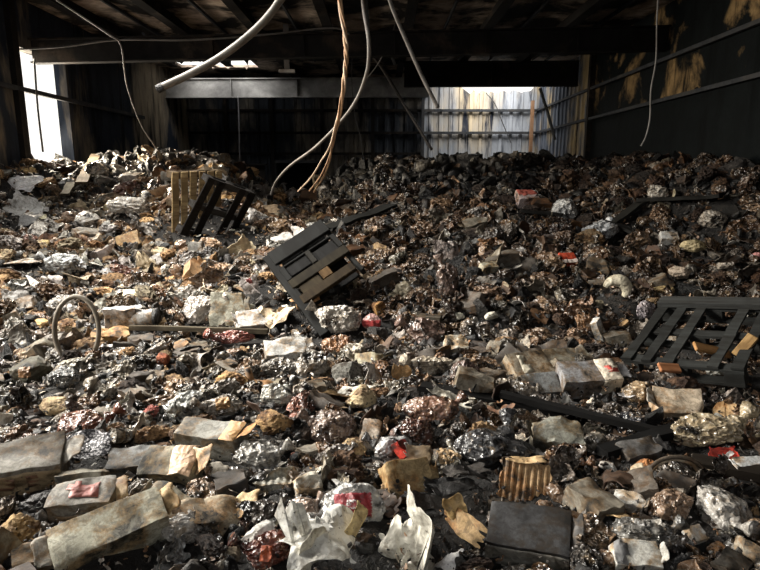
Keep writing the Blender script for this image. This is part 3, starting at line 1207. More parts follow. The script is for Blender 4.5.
# two pallets at the left rear: a pale slatted one and a black one leaning against it
q0, _ = hit(192, 226)
pallet(q0 + Vector((-.0, .25, .42)), frame((.62, .80, .03), (.05, -.2, 1)), 'tan slatted pallet standing on edge at the rear left of the heap', 'the tan slatted pallet', (.16, .12, .08), 1.0, 1.05, 6, .05, (.58, .44, .24), px=(190, 205))
q1, _ = hit(214, 236)
pallet(q1 + Vector((.04, .1, .40)), frame((.55, .75, -.28), (.50, -.05, .85)), 'black burnt pallet tilted against the tan slatted pallet', 'the tilted burnt pallet', (.045, .043, .041), 1.0, 1.05, 5, .08, (.016, .014, .013), px=(222, 210), missing=(2,))
for c in (q0, q1):
    for dx in (-.3, 0, .3, .6):
        HEROXY.append((c.x + dx, c.y, .36))

# ---- boards and long pieces
board((268, 340), (130, 336), .05, .05, (.10, .085, .06), 'long thin dark pole lying level along the left ledge', 'the long thin pole', .10, name='pole', cat='pole')
board((296, 345), (170, 347), .16, .05, (.025, .023, .022), 'charred black board under the long thin pole', None, .02)
board((83, 199), (97, 163), .22, .06, (.20, .16, .11), 'weathered plank standing at a slant near the bright doorway', 'the slanting plank', .32)
board((66, 204), (72, 192), .16, .05, (.18, .17, .13), 'short stub of board beside the slanting plank', None, .18)
board((326, 238), (392, 214), .34, .05, (.016, .017, .017), 'wide black board lying flat behind the leaning black pallet', None, .16)
board((640, 208), (722, 205), .30, .06, (.014, .014, .013), 'long black board high on the right of the heap', 'the long black board', .14)
board((612, 230), (646, 206), .20, .06, (.02, .02, .018), 'black board slanting down from the long black board', None, .12)
board((606, 228), (650, 246), .16, .05, (.03, .03, .028), 'sooty batten sloping across the right of the heap', None, .12)
board((520, 216), (562, 220), .26, .05, (.012, .012, .011), 'flat black board under the white and red carton', None, .10)
board((500, 404), (668, 446), .06, .04, (.008, .008, .008), 'long black shade strip in the hollow below the pair of grey packs', 'the long shade strip', .08)  # black strips, here and next two, laid in for the hollow's shade
board((420, 392), (566, 420), .12, .04, (.008, .008, .008), 'broad black shade strip in the hollow beside the dark shiny bag', None, .05)
board((600, 462), (700, 430), .10, .05, (.008, .008, .008), 'black shade strip crossing the right front of the heap', None, .06)
board((690, 470), (772, 484), .14, .05, (.018, .014, .010), 'brown charred board below the white block', None, .05)

# ---- front left: cartons
carton(16, 484, 92, .46, .46, (22, 0, 22), (.30, .285, .25), 'big grey carton with a tan front lying at the left edge', 'the big grey carton', .16, .05, 1,
       labels=((-.5, .46, -.5, .36, 'front', (.33, .25, .15), 'tan_front_panel'), (-.1, .3, -.05, .25, 'front', (.24, .13, .08), 'brown_print')))
paper(89, 466, 50, .75, (34, 4, 8), (.035, .034, .04), 'black sheet thickly speckled with white grains', 'the speckled black sheet', .46, 2, 14, .25, .03, 'speckle', name='speckled_sheet', cat='sheet', thick=.02)
carton(134, 469, 46, .62, .45, (18, 0, 14), (.25, .255, .25), 'blue grey carton beside the speckled black sheet', 'the blue grey carton', .12, .08, 3)
carton(176, 476, 56, .58, .52, (30, -8, -12), (.34, .31, .22), 'torn olive carton, burst open on a cream and pink inside', 'the burst olive carton', .14, .08, 2,
       flaps=(('+', 25, (.66, .52, .34), .55), ('^', -8, (.62, .56, .46), .6)), labels=((.05, .5, -.45, .45, 'top', (.62, .42, .27), 'pink_lining'),))
carton(86, 508, 60, .55, .50, (22, 0, 9), (.285, .27, .24), 'grey carton with a faded red patch on top', 'the carton with the red patch', .14, .06, 2,
       flaps=(('+', 18, (.38, .28, .17), .35),), labels=((-.2, .3, -.25, .28, 'top', (.34, .12, .10), 'faded_red_patch'), (-.4, .45, -.45, -.05, 'front', (.28, .19, .11), 'brown_side')))
carton(172, 512, 46, .70, .62, (38, 12, -26), (.34, .32, .25), 'olive carton end on, with a small round hole', 'the carton with the round hole', .12, .05, 2, hole=(.10, -.352, .05, 90))
carton(112, 545, 104, .40, .34, (22, -6, 36), (.54, .52, .41), 'long pale olive carton, burnt open at its far end', 'the long olive carton', .12, .04, 1,
       flaps=(('+', 30, (.52, .36, .18), .22), ('-', 10, (.45, .42, .36), .2)))
lump(16, 537, 46, .8, .6, (10, 0, 30), (.42, .28, .13), 'tan scorched foam lump below the big grey carton', 'the tan foam lump')
bag(190, 530, 60, .70, .5, (0, 10, 30), (.33, .31, .28), 'crinkled grey bag between the long olive carton and the open tan carton', 'the crinkled grey bag', ff=4.5, neck=150)
paper(170, 562, 48, .8, (50, 0, 30), (.30, .31, .31), 'clear grey plastic corner poking up at the front edge', 'the clear plastic corner', .10, 3, 70, .3, .05, 'plastic', name='plastic_film', cat='plastic film')
bag(50, 506, 50, .6, .45, (0, 10, 40), (.045, .04, .038), 'wrinkled black rag between the big grey carton and the carton with red patch', None, style='char', name='black_rag', cat='rag', ff=4)
carton(84, 541, 60, .5, .3, (20, 0, 18), (.16, .16, .155), 'dark grey flattened carton behind the long olive carton', None, .02, .08, 3)
carton(37, 562, 40, .6, .5, (20, 0, 30), (.52, .44, .32), 'small cream carton stub at the lower left corner', None, .12, .08, 3, flaps=(('+', 20, CREAM, .4),))
# ---- front centre
paper(322, 552, 86, .80, (58, 8, 14), (.74, .73, .68), 'large crumpled white paper sheet standing up at the front edge', 'the large white sheet', .20, 7, 70, .22, .07, extra=((-.10, -.12, .10, .55, .5, (20, 30, 40), (.70, .66, .54), 'inner_page'), (.42, .18, .02, .5, .22, (10, 50, 70), (.62, .47, .22), 'tan_strip')))
paper(262, 536, 46, .42, (30, 20, 52), (.72, .71, .67), 'small torn white paper scrap beside the dark red bag', 'the torn white scrap', .16, 3, 50, .35)
paper(283, 520, 36, .6, (35, -10, 20), (.46, .42, .30), 'olive paper fold above the torn white scrap', None, .14, 3, 60, .3)
bag(353, 513, 66, .78, .60, (48, 0, 4), (.40, .395, .38), 'clear grey bag with a red label showing a grey disc', 'the bag with the red label', .12, labels=(((0, -.1, 1), (.27, .16, -.16), (.30, .035, .045), 'red_label'), ((0, -.1, 1.0), (.09, .06, -.06), (.36, .34, .33), 'grey_disc')), planes=8, fold=.07)
bag(301, 517, 38, .85, .75, (0, 0, 20), (.30, .22, .17), 'round clear bag with a reddish striped pack inside', 'the striped round bag', .14, fold=.05)
bag(268, 556, 52, .8, .7, (10, 0, 30), (.13, .035, .022), 'dark red shiny bag at the front edge', 'the dark red bag', .14, fold=.12, labels=(((-.4, -.8, .6), (.10, .12, -.12), (.50, .12, .05), 'orange_spot'),))
carton(206, 523, 62, .62, .40, (18, 8, 22), (.50, .42, .30), 'open cream carton flaking above the crinkled grey bag', 'the open cream carton', .10, .10, 3, flaps=(('+', 30, (.66, .50, .27), .5), ('-', 12, CREAM, .35)))
paper(272, 489, 50, .85, (38, -8, 8), (.36, .35, .30), 'pleated grey packet with fanned folds', 'the pleated packet', .14, 6, 60, .2, .05, 'card', corr=.018, name='pleated_packet', cat='packet')
carton(212, 447, 66, .42, .40, (14, 0, -14), (.33, .325, .29), 'grey carton with an orange torn end', 'the carton with the orange end', .12, .06, 2, flaps=(('+', 35, (.55, .30, .11), .45),), labels=((.28, .5, -.5, .5, 'top', (.52, .31, .13), 'orange_end'),))
bag(255, 462, 54, .75, .55, (0, 0, -15), (.29, .28, .255), 'wrinkled grey pouch behind the pleated packet', 'the wrinkled grey pouch', .12, ff=2.5)
bag(332, 434, 50, .72, .65, (10, 0, 12), (.22, .16, .13), 'glossy brown clear bag with bright creases', 'the glossy brown bag', .14, ff=2.6)
lump(352, 456, 26, .9, .9, (0, 0, 20), (.62, .46, .25), 'cream scorched lump beside the glossy brown bag', 'the cream lump', .2)
carton(308, 491, 26, .75, .7, (30, 0, 20), (.72, .68, .58), 'small cream white scrap above the striped round bag', None, .2, .10, 4)
lump(277, 428, 42, .75, .6, (0, 0, 0), (.46, .29, .13), 'tan crumbling lump behind the wrinkled grey pouch', 'the crumbling tan lump')
bag(391, 456, 42, .8, .75, (8, 0, 10), (.40, .40, .40), 'clear bottle bag under the bright red flat pack', None, .16, fold=.05)
carton(403, 462, 34, .50, .22, (50, 20, 70), (.74, .07, .045), 'bright red flat pack with white marks on the clear bag', 'the bright red pack', .40, .05, 1, labels=((-.5, .5, -.5, -.16, 'top', (.80, .77, .68), 'white_edge'), (-.1, .12, -.1, .3, 'top', (.85, .80, .76), 'white_mark'), (.26, .42, -.1, .26, 'top', (.85, .80, .76), 'white_mark')))
carton(406, 488, 46, .82, .62, (46, 4, 18), (.50, .365, .19), 'tan cardboard box piece with burnt hand holes', 'the tan box piece', .12, .05, 2, hole=(-.30, -.02, .315, 0))
carton(420, 466, 28, .8, .8, (20, 0, -8), (.20, .145, .085), 'small brown tub beside the bright red flat pack', None, .14, .05, 2)
paper(407, 548, 96, .72, (56, -14, 68), (.56, .54, .47), 'large torn grey paper sheet standing to a point at the front', 'the pointed grey sheet', .16, 6, 60, .30, .06, extra=((.05, -.25, -.03, .7, .5, (-14, 10, 10), (.66, .63, .55), 'inner_page'),), n=40)
paper(447, 566, 40, .7, (50, 0, -30), (.70, .69, .68), 'white film with faint red marks beside the pointed grey sheet', None, .14, 4, 60, .25, extra=((.05, .05, .03, .2, .1, (0, 0, 30), (.50, .10, .10), 'red_mark'),))
paper(524, 491, 52, .85, (52, 6, -12), (.50, .33, .17), 'tan corrugated cardboard piece with open ridges', 'the corrugated cardboard', .2, 1, 18, .14, .02, 'card', .022, .03, 'cardboard_piece', 'cardboard', extra=((-.02, .40, .04, .95, .30, (-46, 4, 8), (.52, .36, .19), 'folded_flap'),), n=34)
paper(462, 532, 66, .40, (44, 10, -46), (.46, .31, .15), 'folded brown cardboard strip beside the pointed grey sheet', 'the folded brown strip', .14, 2, 60, .25, .02, 'card', name='cardboard_piece', cat='cardboard', extra=((-.22, .14, .08, .42, .42, (20, 0, 60), (.62, .42, .18), 'turned_up_flap'),))
carton(528, 545, 78, .72, .36, (16, 0, -18), (.050, .050, .052), 'dark charred box with a flat black top', 'the dark charred box', .14, .04, 1, labels=((-.5, .5, -.45, .42, 'front', (.20, .19, .165), 'ashen_side'),), flaps=(('+', 15, (.14, .135, .13), .25),))
bag(494, 458, 76, .55, .45, (6, 0, 6), (.055, .055, .058), 'shiny black bin bag slumped behind the layered black sheets', 'the black bin bag', .16, fold=.07, ff=2.0, planes=5)
bag(415, 440, 46, .75, .7, (0, 0, 30), (.10, .045, .032), 'dark maroon bag behind the bright red flat pack', 'the maroon bag', .14)
carton(556, 450, 48, .7, .75, (18, 0, -10), (.26, .26, .22), 'grey carton with a dark gap beside the black bin bag', 'the gaping grey carton', .14, .08, 3, hole=(-.2, -.352, .0, 90))
bag(447, 466, 36, .85, .8, (0, 0, 15), (.23, .21, .165), 'grey brown bundle with a tan cap', 'the tan capped bundle', .16, labels=(((0, .2, 1), (.3, .3, -.2), (.44, .30, .16), 'tan_cap'),))
for k in range(6):
    paper(428 + k * 9, 506 - k * 5 + (k % 2) * 9, 62, .30, (22, 14, 22 + k * 3), ((.05, .048, .046), (.12, .105, .09), (.035, .034, .033))[k % 3], ('lowest of the layered black sheets below the black bin bag', 'second layered black sheet up from the lowest', 'third layered black sheet up from the lowest', 'fourth layered black sheet up from the lowest', 'fifth layered black sheet up from the lowest', 'uppermost of the layered black sheets below the black bin bag')[k],
          'the layered black sheets' if k == 2 else None, .12 + .04 * k, 2, 30, .2, .05, 'char', name='black_sheet', cat='sheet', thick=.012)
# ---- front right
carton(750, 474, 34, .55, .5, (20, 0, 6), (.66, .67, .67), 'white block at the right edge beside the red torn label', 'the white block', .14, .03, 1)
paper(724, 461, 34, .60, (46, 0, 4), (.68, .075, .05), 'red torn label with white flashes in front of the shiny tan bag', 'the red torn label', .16, 1, 20, .20, .03, name='torn_label', cat='label', extra=((.12, .02, .03, .5, .16, (0, 0, 30), (.85, .80, .76), 'white_flash'), (-.05, -.30, .02, .7, .10, (0, 0, 4), (.80, .78, .72), 'white_edge')))
bag(718, 520, 66, .82, .66, (20, 0, 70), (.36, .34, .31), 'large clear grey bag with long creases at the lower right', 'the large creased bag', .16, ff=2.2, fold=.13, neck=200)
bag(671, 514, 48, .8, .7, (0, 0, 30), (.28, .19, .13), 'shiny brown bag with bright glints beside the large creased bag', 'the shiny brown bag', .14, ff=3.6)
carton(628, 507, 28, .55, .6, (24, 6, -30), (.66, .66, .63), 'small crushed white pack above the striped white carton', None, .16, .1, 4)
carton(695, 538, 17, .9, .6, (30, 0, 20), (.60, .60, .58), 'small white square tile in front of the large creased bag', None, .2, .02, 0)
lump(646, 472, 20, .9, .9, (0, 0, 0), (.46, .20, .07), 'small orange tub crumpled beside the layered rings', None, .2)
for k in range(4):
    p, t = hit(672, 476)
    rr = (8 + 5 * k) * t / F
    Q = [p + Vector((rr * 1.25 * math.cos(a), -.02 * k + rr * .3 * math.sin(a), .03 + rr * .75 * math.sin(a))) for a in np.linspace(.15, math.pi - .1, 14)]
    o = link('curved_strip', tube_mesh('curved rim', Q, .012, HMAT['card'], 8), color=((.44, .32, .18), (.08, .06, .05), (.48, .40, .30), (.10, .08, .06))[k])
    tag(o, ('innermost tan ring of the layered rings', 'dark second ring of the layered rings counted from inside', 'pale third ring of the layered rings counted from inside', 'outermost dark ring of the layered rings')[k], 'strip', 'layered rings')
LAND.append((672, 472, 'the layered rings', 22))
carton(636, 460, 44, .5, .5, (20, 0, 20), (.16, .155, .15), 'dark grey tiled carton right of the white oval', 'the dark tiled carton', .14, .06, 2)
lump(609, 472, 24, .55, .5, (10, 0, -50), (.74, .72, .66), 'white oval shell below the round brown tub', 'the white oval', .2, fold=.03)
bag(596, 452, 30, .9, .9, (0, 0, 0), (.22, .19, .15), 'round brown tub with glints above the white oval', None, .2, fold=.05)
bag(706, 440, 74, .5, .42, (0, -4, -6), (.38, .31, .20), 'long shiny tan bag above the red torn label', 'the shiny tan bag', .14, ff=4)
carton(634, 562, 44, .62, .5, (24, 0, -6), (.66, .65, .60), 'white carton with a grey band at the bottom edge', 'the striped white carton', .10, .04, 1, labels=((-.5, -.22, -.5, .5, 'top', (.20, .20, .20), 'grey_band'),))
bag(632, 432, 34, .9, .9, (0, 0, 0), (.05, .052, .062), 'black rounded bag on the long shade strip', None, .2)
bag(640, 540, 60, .6, .45, (0, 0, -20), (.12, .115, .105), 'crumpled dark film bag beside the striped white carton', None, .14, ff=4.5, fold=.14)
# ---- left middle
p, t = hit(80, 362)
Q = [p + Vector((.20 * math.cos(a) * 1.0, .05 * math.sin(a), .30 + .30 * math.sin(a))) for a in np.linspace(-.6, math.pi + .9, 30)]
o = link('bent_hoop', tube_mesh('bent hoop', Q, .022, HMAT['cable'], 8), color=(.20, .17, .13))
tag(o, 'bent brown hoop standing up among grey scraps on the left', 'hoop')
LAND.append((80, 343, 'the bent hoop', 18))
carton(121, 323, 28, .75, .75, (0, 0, 20), (.70, .71, .73), 'white tin beside the small black ended tin', 'the white tin', .2, .05, 1)
V, Fc = lathe([(-.5, .24), (-.5, .29), (.2, .30), (.3, .32), (.5, .31), (.5, .27)])
p, L = spot(143, 323, 26, None, .22)
r_ = root('tin_can', p, (0, 0, 12), 'small silver tin with a black end', 'tin')
link('can_body', mesh_from('can body', V * L, Fc, HMAT['card']), r_, color=(.55, .54, .52))
V, Fc = lathe([(.38, .33), (.56, .35), (.62, .26)])
link('burnt_end', mesh_from('burnt end', V * L, Fc, HMAT['char']), r_, color=BLACK)
bag(34, 378, 46, .8, .7, (0, 0, 0), (.075, .072, .05), 'dark olive rounded tub with a brown patch', 'the dark olive tub', .16, style='card', fold=.04, labels=(((.1, -1, .3), (.12, .10, -.12), (.20, .10, .04), 'brown_patch'),), name='tub', cat='tub')
bag(66, 384, 38, .8, .75, (0, 0, 0), (.028, .029, .029), 'black rounded bag beside the dark olive tub', None, .16, fold=.05)
carton(112, 347, 34, .7, .7, (20, 0, 20), (.44, .28, .12), 'tan and dark pack below the white tin', None, .16, .1, 3)
bag(187, 413, 42, .9, .8, (0, 0, 60), (.40, .41, .385), 'clear pale green tinted bag with glints on the left', 'the pale clear bag', .16, ff=2.2)
bag(85, 432, 52, .6, .55, (0, 0, 8), (.16, .055, .03), 'reddish brown smooth bag on the left', 'the reddish brown bag', .16, fold=.06)
lump(57, 411, 36, .7, .5, (0, 0, -10), (.50, .38, .22), 'tan oval lump above the reddish brown bag', 'the tan oval lump', .16, fold=.05)
lump(163, 364, 14, 1, 1, (0, 0, 0), (.34, .10, .045), 'small red brown ball on the left', None, .3, fold=.02)
lump(152, 416, 16, 1, .8, (0, 0, 0), (.50, .16, .13), 'small pink lump beside the pale clear bag', None, .3)
paper(24, 188, 44, .62, (26, 6, -14), (.70, .70, .72), 'large white board sheet catching light near the bright doorway', 'the large pale sheet', .12, 2, 25, .2, .03)
paper(26, 214, 40, .75, (40, 6, -24), (.42, .42, .41), 'grey sheet sloping below the large pale sheet', None, .16, 3, 40, .2, .04)
paper(28, 226, 36, .7, (30, 0, 10), (.15, .15, .15), 'dark sheet tucked below the large pale sheet', None, .14, 3, 40, .2, .04)
paper(44, 212, 16, .7, (60, 0, 60), (.78, .78, .78), 'small bright white scrap beside the grey sloping sheet', None, .3, 2, 50, .2)
paper(24, 266, 40, .45, (20, 0, 14), (.62, .60, .57), 'flat whitish panel on the left slope', 'the whitish panel', .12, 2, 20, .15, .02, 'card', thick=.02, name='panel_piece', cat='panel')
bag(88, 227, 26, .9, .8, (0, 0, 0), (.64, .62, .58), 'round white bag on the left slope', 'the round white bag', .22, fold=.05)
bag(130, 214, 42, .5, .5, (0, 0, 10), (.60, .57, .52), 'long whitish bag on the rear left slope', 'the long whitish bag', .2)
bag(66, 272, 40, .7, .6, (0, 0, -20), (.52, .54, .54), 'pale silver bag on the left slope', 'the pale silver bag', .18)
bag(203, 317, 42, .95, .65, (58, 0, 0), (.52, .47, .42), 'clear bag bulging over the left ledge', 'the bulging clear bag', .18, ff=2.4)
carton(230, 318, 34, 1.0, .5, (62, 0, 4), (.38, .37, .30), 'olive grey carton upright on the left ledge', None, .2, .06, 2)
carton(252, 329, 30, .7, .55, (34, 0, 24), (.74, .74, .73), 'white box on the left ledge', 'the white box', .2, .04, 1)
paper(252, 293, 36, .75, (60, 10, 60), (.66, .60, .57), 'whitish paper with pink marks above the white box', 'the pink marked paper', .22, 3, 45, .2, extra=((-.1, .1, .04, .3, .2, (0, 0, 20), PINK, 'pink_mark'),))
bag(235, 346, 40, .45, .42, (0, 0, 10), (.28, .09, .07), 'reddish bag below the left ledge', 'the reddish bag', .2)
bag(338, 352, 32, .9, .9, (0, 0, 0), (.30, .15, .07), 'orange brown creased bag at the foot of the leaning black pallet', 'the orange brown bag', .2, ff=3.5)
bag(338, 327, 46, .75, .7, (10, 0, 10), (.50, .46, .40), 'white and brown bag beside the foot of the leaning black pallet', 'the white and brown bag', .18)
bag(371, 327, 20, .9, .9, (0, 0, 0), (.55, .33, .30), 'small white bottle with a red band', None, .25, fold=.03, name='bottle', cat='bottle', labels=(((0, -1, .2), (.5, .10, -.2), (.45, .06, .06), 'red_band'),))
carton(286, 361, 40, .72, .55, (18, 0, 16), (.55, .55, .53), 'silver carton in the middle front of the heap', 'the silver carton', .16, .06, 2)
bag(280, 374, 44, .6, .5, (0, 0, 0), (.18, .165, .14), 'dark bundled bag under the silver carton', None, .14)
bag(313, 374, 38, .95, .9, (0, 0, 40), (.30, .27, .23), 'round grey bag wound in creases beside the silver carton', 'the wound grey bag', .2, ff=2.0, fold=.14)
bag(346, 381, 32, 1, .95, (0, 0, 0), (.16, .155, .135), 'round dark ball beside the wound grey bag', 'the round dark ball', .24, style='foam', name='ball', cat='ball', fold=.03)
lump(361, 405, 34, .85, .75, (0, 0, 0), (.60, .47, .28), 'cream domed lump below the round dark ball', 'the cream dome', .2, fold=.05)
lump(232, 388, 34, .75, .7, (0, 0, 0), (.48, .30, .13), 'tan lump with dark gaps left of the thin tan tube', None, .18)
p, L = spot(251, 386, 24, None, .3)
V, Fc = lathe([(-.5, .14), (.1, .15), (.3, .12), (.5, .13)])
o = link('tan_tube', mesh_from('tan tube', V * L, Fc, HMAT['card']), None, p, (R(10), R(75), 0), color=(.46, .29, .15)); tag(o, 'thin tan tube standing up in front of the silver carton', 'tube')
bag(276, 402, 44, .55, .5, (0, 0, -8), (.37, .37, .33), 'smooth silver grey pouch behind the crumbling tan lump', 'the silver grey pouch', .18, fold=.05)
bag(222, 412, 40, .7, .6, (0, 0, 10), (.25, .22, .18), 'grey bag with an orange patch behind the carton with the orange end', None, .16, labels=(((.2, -.8, .6), (.16, .14, -.14), (.52, .31, .13), 'orange_patch'),))
# ---- right middle
carton(526, 378, 44, .66, .55, (32, 0, 22), (.36, .31, .235), 'grey brown pack, left one of the pair of grey packs', 'the pair of grey packs', .16, .04, 1, labels=((-.3, -.1, -.4, .4, 'top', (.50, .46, .36), 'pale_stripe'),))
carton(560, 372, 40, .60, .5, (30, 0, 10), (.25, .23, .18), 'dark grey pack, upper one of the pair of grey packs', None, .2, .04, 1)
carton(538, 392, 38, .6, .4, (40, 0, 10), (.27, .28, .28), 'blue grey flat pack in front of the pair of grey packs', None, .16, .03, 1, hole=(-.2, -.05, .21, 0))
carton(586, 388, 58, .5, .42, (26, 0, 6), (.30, .30, .31), 'long grey pack with a white end and a red mark', 'the red marked pack', .16, .04, 1, labels=((.20, .5, -.5, .5, 'top', (.64, .57, .46), 'white_end'), (.32, .44, -.2, .2, 'top', (.45, .08, .06), 'red_mark'), (.2, .5, -.5, .5, 'front', (.60, .53, .42), 'white_end')))
bag(430, 418, 52, .62, .55, (0, 0, -8), (.17, .085, .055), 'reddish brown pillow bag below the broad shade strip', 'the reddish pillow bag', .18, fold=.05)
bag(428, 340, 46, .72, .6, (10, 0, 25), (.24, .16, .13), 'shiny brown creased bag in the middle of the heap', 'the shiny creased bag', .18, ff=2.5)
bag(465, 381, 32, .85, .85, (0, 0, 0), (.15, .10, .085), 'dark shiny bag with white glints', 'the dark shiny bag', .22, fold=.06)
bag(432, 374, 46, .45, .4, (0, 0, 4), (.46, .40, .31), 'long pale wrapped bag beside the dark shiny bag', None, .2, ff=4)
paper(450, 404, 52, .36, (24, 6, -22), (.55, .52, .44), 'long pale torn paper above the reddish pillow bag', None, .16, 3, 40, .25)
carton(455, 351, 20, .8, .8, (40, 0, 5), (.70, .66, .56), 'small white pack with dark holes in the middle of the heap', 'the small white pack', .25, .08, 3, hole=(.12, -.05, .42, 0))
for (px, py, s, lab) in ((491, 320, 15, 'bright cream scrap right of the shiny creased bag'), (458, 320, 13, 'small cream scrap left of the bright cream scrap')):
    lump(px, py, s, .7, .6, (0, 0, 20), (.72, .69, .58), lab, None, .3, style='paper', name='cream_scrap', cat='scrap')
lump(378, 313, 16, 1, 1, (0, 0, 0), (.44, .24, .08), 'small orange tan ball beside the leaning black pallet', None, .3, fold=.02)
bag(449, 292, 42, .55, .75, (0, 55, 60), (.24, .17, .14), 'shiny brown pouch hanging down the middle slope', 'the brown pouch', .25, ff=2.5)
paper(446, 262, 34, .8, (64, 20, 30), (.34, .29, .27), 'grey film peak above the brown pouch', 'the grey film peak', .35, 3, 50, .3, .05, 'plastic', name='plastic_film', cat='plastic film')
p_, t_ = hit(614, 300)
Q = [p_ + Vector((.13 * math.cos(a), -.02, .12 + .12 * math.sin(a))) for a in np.linspace(-.7, 2.8, 18)]
o = link('curved_shell', tube_mesh('curved shell', Q, [.03 + .045 * math.sin(i / 17 * math.pi) for i in range(18)], HMAT['paper'], 10), color=(.74, .68, .52)); tag(o, 'curved cream shell on the right slope', 'shell')
LAND.append((614, 298, 'the curved cream shell', 12))
HEROXY.append((p_.x, p_.y - .1, .25))
carton(598, 337, 23, .5, .3, (50, 64, 10), (.68, .70, .69), 'white panel piece standing on the right slope', 'the white panel piece', .3, .03, 0, name='panel_piece', cat='panel')
lump(664, 297, 22, .5, .5, (0, 0, -10), (.50, .38, .18), 'yellowish burnt ring scrap above the half buried pallet', None, .3)
bag(646, 317, 30, .6, .6, (0, 0, 30), (.40, .36, .38), 'glinting grey and pink film bag at the corner of the half buried pallet', None, .25, ff=4)
bag(712, 384, 60, .55, .5, (0, 0, -4), (.26, .19, .14), 'shiny brown bag with a white patch below the half buried pallet', 'the white patched bag', .16, labels=(((.0, -.7, .9), (.17, .12, -.10), (.68, .67, .60), 'white_patch'),))
carton(676, 413, 44, .62, .5, (34, 0, -10), (.58, .48, .36), 'cream and brown torn pack below the white patched bag', 'the cream torn pack', .16, .09, 3, flaps=(('-', 40, (.72, .68, .60), .4),))
paper(628, 401, 26, .7, (40, 10, 50), (.66, .65, .66), 'white star shaped scrap right of the red marked pack', None, .25, 4, 70, .35)
paper(675, 374, 22, .45, (50, 10, 62), (.68, .60, .46), 'cream curled scrap in front of the half buried pallet', None, .3, 3, 60, .2)
lump(642, 398, 40, .7, .6, (0, 0, 20), (.34, .24, .14), 'tan crumpled pack between the red marked pack and the cream torn pack', None, .16, style='plastic')
carton(526, 205, 20, .7, .6, (34, 0, 10), (.66, .55, .54), 'small white and red carton high on the heap', 'the white and red carton', .3, .04, 1, labels=((-.5, .5, -.1, .5, 'top', (.60, .16, .12), 'red_lid'),))
carton(566, 266, 17, .75, .6, (44, 0, 14), (.80, .13, .07), 'small bright orange red pack on the right slope', 'the orange red pack', .32, .04, 1, labels=((-.5, .5, -.5, -.15, 'top', (.78, .66, .60), 'white_lower_edge'),))
lump(757, 258, 10, .8, .7, (0, 0, 0), (.60, .28, .26), 'tiny pink scrap at the right edge', None, .3, style='paper', name='pink_scrap', cat='scrap')
carton(488, 273, 18, .5, .45, (30, 0, 26), (.55, .53, .42), 'small cream block right of the grey film peak', None, .3, .04, 1)
bag(600, 240, 38, .8, .7, (0, 0, 30), (.48, .50, .52), 'pale clear bag high on the right slope', 'the pale high bag', .22, ff=3)
bag(588, 247, 34, .7, .6, (0, 0, 0), (.24, .17, .10), 'brown sack beside the orange red pack', None, .2, style='card')
bag(565, 217, 30, .8, .8, (0, 0, 0), (.40, .41, .41), 'grey clear bag right of the white and red carton', None, .22)
carton(668, 243, 16, .7, .6, (40, 0, -10), (.62, .62, .60), 'small white box with a dark opening below the long black board', None, .3, .03, 1, hole=(.1, -.05, .31, 0))
lump(691, 253, 28, .6, .5, (0, 0, -20), (.46, .38, .22), 'yellowish crumpled scrap on the right slope', None, .25, style='paper', name='paper_scrap', cat='scrap')
lump(680, 279, 22, .8, .7, (0, 0, 0), (.54, .44, .34), 'cream crumpled scrap below the yellowish one on the right slope', None, .25, style='paper', name='paper_scrap', cat='scrap')
bag(712, 225, 26, .8, .7, (0, 0, 0), (.36, .32, .27), 'grey bag below the long black board', None, .22)
bag(656, 199, 24, .8, .7, (0, 0, 0), (.48, .44, .38), 'whitish bag at the left end of the long black board', None, .22)
paper(262, 219, 40, .6, (20, 0, 20), (.40, .30, .20), 'tan paper fold in the hollow behind the leaning black pallet', None, .2, 4, 60, .2)
# ------------------------------------------------------------------ the burnt goods in their hundreds
def norm_unit(V):
    V = np.asarray(V)
    V = V - (V.max(0) + V.min(0)) / 2
    return V / (V.max(0) - V.min(0)).max()


def arrays(bm):
    bm.verts.index_update()
    V = np.array([v.co[:] for v in bm.verts])
    Fc = [tuple(v.index for v in f.verts) for f in bm.faces]
    bm.free()
    return V, Fc


